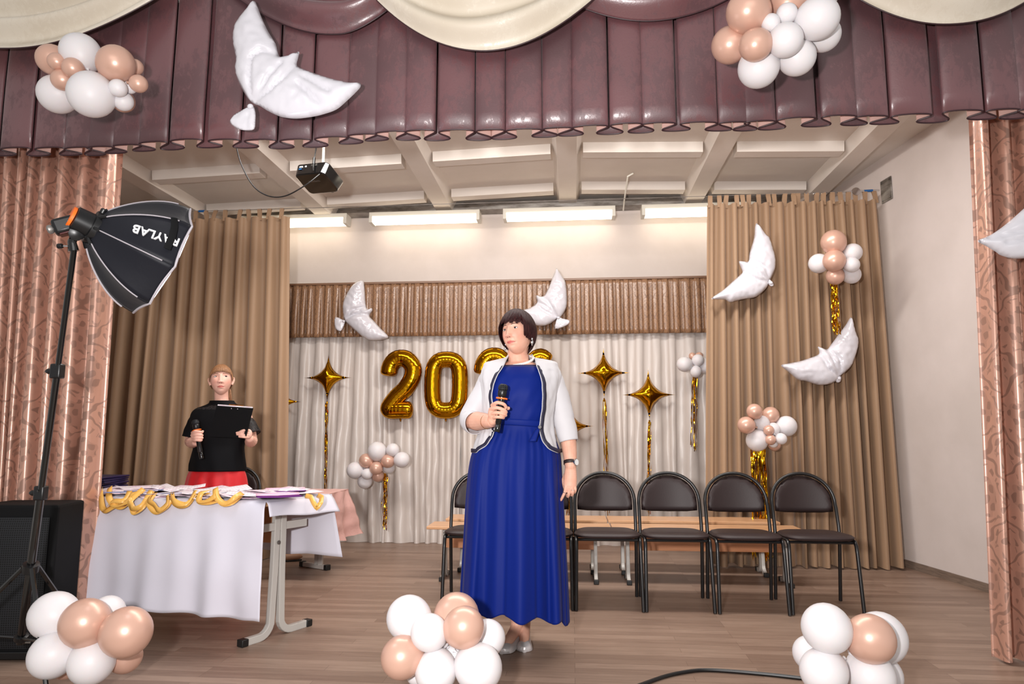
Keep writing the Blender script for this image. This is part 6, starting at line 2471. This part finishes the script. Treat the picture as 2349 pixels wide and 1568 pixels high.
# left arm to the clipboard
el3 = w2(577, 1010, .01); wr3 = w2(573, 1006, -.17)
limb(mb, [w2(563, 955, .01), w2(572, 983, .01), el3], [.045, .042, .040], 14)
limb(mb, [el3, el3.lerp(wr3, .45) + Vector((0, 0, -.012)), wr3], [.042, .040, .027], 14)
mb.ball(w2(570, 995, -.215), (.026, .022, .034), 14, 10)
CB = -.262
for a_, b_, c_ in (((569, 987), (560, 986), (551, 989)), ((568, 992), (556, 990), (543, 992)), ((568, 998), (556, 996), (544, 996)), ((568, 1003), (559, 1002), (549, 1001))):
    finger(mb, [w2(a_[0], a_[1], -.235), w2(b_[0], b_[1], CB - .010), w2(c_[0], c_[1], CB - .008)], .0088, .0072)
finger(mb, [w2(570, 990, -.205), w2(563, 983, -.205), w2(555, 980, -.212)], .0100, .008)
fused(mb, 'body', M['skin'], W2, .0027, ORK, 1, face_tint(kc, kr, (238, 190, 172), (214, 126, 118), (240, 168, 152), .024))
eyes(W2, ORK, kc, kr, P2, (.75, .15), M['brow2'], open_=.0052, browz=.029, lw=.0010)


def keep2(p):
    az = math.degrees(math.atan2(p.x, -p.y)); a = abs(az)
    if p.y > .01: return p.z > -.055
    if a < 52: return p.z > .040
    if a < 70: return p.z > .046 - (a - 52) / 18 * .045
    return p.z > .016


def fr2(t, rr_):
    az = -58 + 116 * t + rr_.uniform(-2, 2)
    end = 22 - 8 * abs(t * 2 - 1) ** 3 + rr_.uniform(-4, 4)
    pts_ = []
    for k in range(8):
        q_ = k / 7
        el = 80 - (80 - end) * q_
        pts_.append(sph(az * (1 - .1 * (1 - q_)), el, .0735 + .009, .090 + .007, .108 + .008))
    return pts_, rr_.uniform(.5, 1.1)


def sd2(t, rr_):
    sgn = -1 if t < .5 else 1
    q0 = (t * 2) % 1
    az = sgn * (58 + 16 * q0)
    pts_ = [sph(az + sgn * 10 * (k / 7) ** 2, 70 - (70 - (4 - 14 * (1 - q0))) * k / 7, .0735 + .009, .090 + .007, .108 + .007) for k in range(8)]
    return pts_, rr_.uniform(.6, 1.0)


def pony(t, rr_):
    o_ = Vector((.012 + .012 * math.sin(t * 6.3), .10, .02 + .010 * math.cos(t * 6.3)))
    return [o_, o_ + Vector((.02, .020, -.02)), o_ + Vector((.034, .018, -.07)), o_ + Vector((.040, .004, -.12)), o_ + Vector((.042 + rr_.uniform(-.004, .004), -.006, -.155))], 1.0


hair_shell(W2, ORK, kc, kr, P2, M['hair2'], keep2, lambda p: .0075 + .003 * max(0, p.z / .1), [(fr2, 90, .0028), (sd2, 50, .0028), (pony, 14, .0065)], 9)
# blouse with stand collar
bl = rowfn([(919, 483, 535, .060, .035), (926, 480, 540, .066, .032), (931, 468, 551, .080, .028), (937, 452, 566, .095, .02), (948, 442, 574, .110, .01), (970, 440, 573, .124, 0), (1000, 446, 562, .135, 0), (1025, 447, 557, .130, 0),
            (1045, 442, 558, .132, 0), (1065, 437, 560, .135, 0), (1079, 437, 561, .135, 0)], 5)
gL = px_ring(YK, bl)


def bl_pt(u, v):
    py = 919 + 160 * v
    c_, a, b = gL(py); t = 2 * pi * u
    wr_ = .006 * mnoise.noise(Vector((math.cos(t) * 2.5, math.sin(t) * 2.5, py * .02))) * min(1, (py - 919) / 40)
    k = max(0, (py - 1040) / 40)
    wr_ += .004 * math.sin(t * 9) * k
    return Vector((c_.x + math.cos(t) * (a + wr_), c_.y + math.sin(t) * (b + wr_), c_.z)) - ORK


MB().grid(bl_pt, 80, 50, wrap=True).build('blouse', M['blouse'], W2, ang=180, solid=.002)
sleeve([w2(463, 951, .01), w2(448, 970, .01), w2(437, 1003, .0)], [.042, .050, .054], 5, M['blouse'], W2, ORK)
sleeve([w2(552, 951, .01), w2(567, 970, .01), w2(578, 997, .0)], [.042, .050, .054], 6, M['lace'], W2, ORK, name='lace_sleeve')
MB().grid(lambda u, v: ring_pt(gL, 930 + 10 * v, -pi * .5 + (u - .5) * 1.9, .0022) - ORK, 20, 4).build('lace_yoke', M['lace'], W2, ang=180)
# trousers: hips then two wide legs
tr = rowfn([(1074, 441, 556, .112, 0), (1090, 434, 562, .128, 0), (1116, 428, 566, .140, 0), (1150, 424, 570, .145, 0)], 5)
gT = px_ring(YK, tr)


def tr_pt(u, v):
    py = 1074 + 76 * v; c_, a, b = gT(py); t = 2 * pi * u
    fo = .006 * math.sin(t * 13) * (.4 + v)
    fo -= .020 * v * gs(math.cos(t), .16) * (1 if math.sin(t) < 0 else .5)
    return Vector((c_.x + math.cos(t) * (a + fo * .3), c_.y + math.sin(t) * (b + fo), c_.z)) - ORK


mbt = MB().grid(tr_pt, 90, 16, wrap=True)
zc_ = at(500, 1150, YK).z
for sx in (-1, 1):
    c_, a, b = gT(1150)
    mbt.grid(lambda u, v, sx=sx: Vector((c_.x + sx * (a * .5 - .002) + math.cos(2 * pi * u) * (a * .5 + .002 + .012 * v) * (1 + .05 * math.sin(u * 50)), c_.y + math.sin(2 * pi * u) * (b * (1 - .12 * v)) * (1 + .05 * math.sin(u * 63)), zc_ + .01 - (zc_ - .06) * v)) - ORK, 44, 12, wrap=True)
mbt.build('trousers', M['red'], W2, ang=180, solid=.002)
for sx in (-1, 1):
    hx = sx * .10
    sh_ = MB().ball((hx, -.07, .032), (.046, .13, .032), 16, 10).build('shoe', M['blackm'], W2)
    MB().prism([(hx - .04, .05), (hx + .04, .05), (hx + .044, -.08), (hx + .02, -.20), (hx - .02, -.20), (hx - .044, -.08)], .001, .012).build('sole', M['rubber'], sh_)
mic2, _ = microphone(w2(463, 1052, MK), w2(447, 962, MK), 'black handheld microphone with orange ring held by the woman in the black blouse', .25, .98)
# clipboard
TL, TR = at(497, 930, YK - .31), at(581, 936, YK - .31)
BL, BR = at(480, 1001, YK + CB + .004), at(564, 1004, YK + CB + .004)
cb = empty('clipboard', (TL + TR + BL + BR) / 4, label='black clipboard with white papers held up by the woman in the black blouse', cat='clipboard')
oc = cb.location.copy()
nb_ = (TR - TL).cross(BL - TL).normalized()
if nb_.y < 0: nb_ = -nb_
def slab(q4, t0, t1): return [q4[0] + nb_ * t0, q4[0] + nb_ * t1, q4[1] + nb_ * t0, q4[1] + nb_ * t1, q4[2] + nb_ * t0, q4[2] + nb_ * t1, q4[3] + nb_ * t0, q4[3] + nb_ * t1]
MB().hexa([p - oc for p in slab([TL, BL, TR, BR], 0, .003)]).build('board', M['blackm'], cb, smooth=False)
up_ = (TL - BL).normalized(); rt_ = (TR - TL).normalized()
MB().hexa([p - oc for p in slab([TL + rt_ * .004 + up_ * .008, BL + rt_ * .004 + up_ * .01, TR - rt_ * .008 + up_ * .008, BR - rt_ * .008 + up_ * .01], .0035, .008)]).build('papers', M['paper'], cb, smooth=False)
cq = (TL + TR) / 2 - oc
MB().hexa([p for p in slab([cq - rt_ * .05 + up_ * .014, cq - rt_ * .05 - up_ * .02, cq + rt_ * .05 + up_ * .014, cq + rt_ * .05 - up_ * .02], .0085, .013)]).build('clip', M['gold'], cb, smooth=False)
for k in (-.022, .022):
    MB().lathe([(.004, 0), (.004, -.002), (.002, -.003)], cq + rt_ * k - up_ * .012, nb_, 8).build('rivet', M['chrome'], cb)
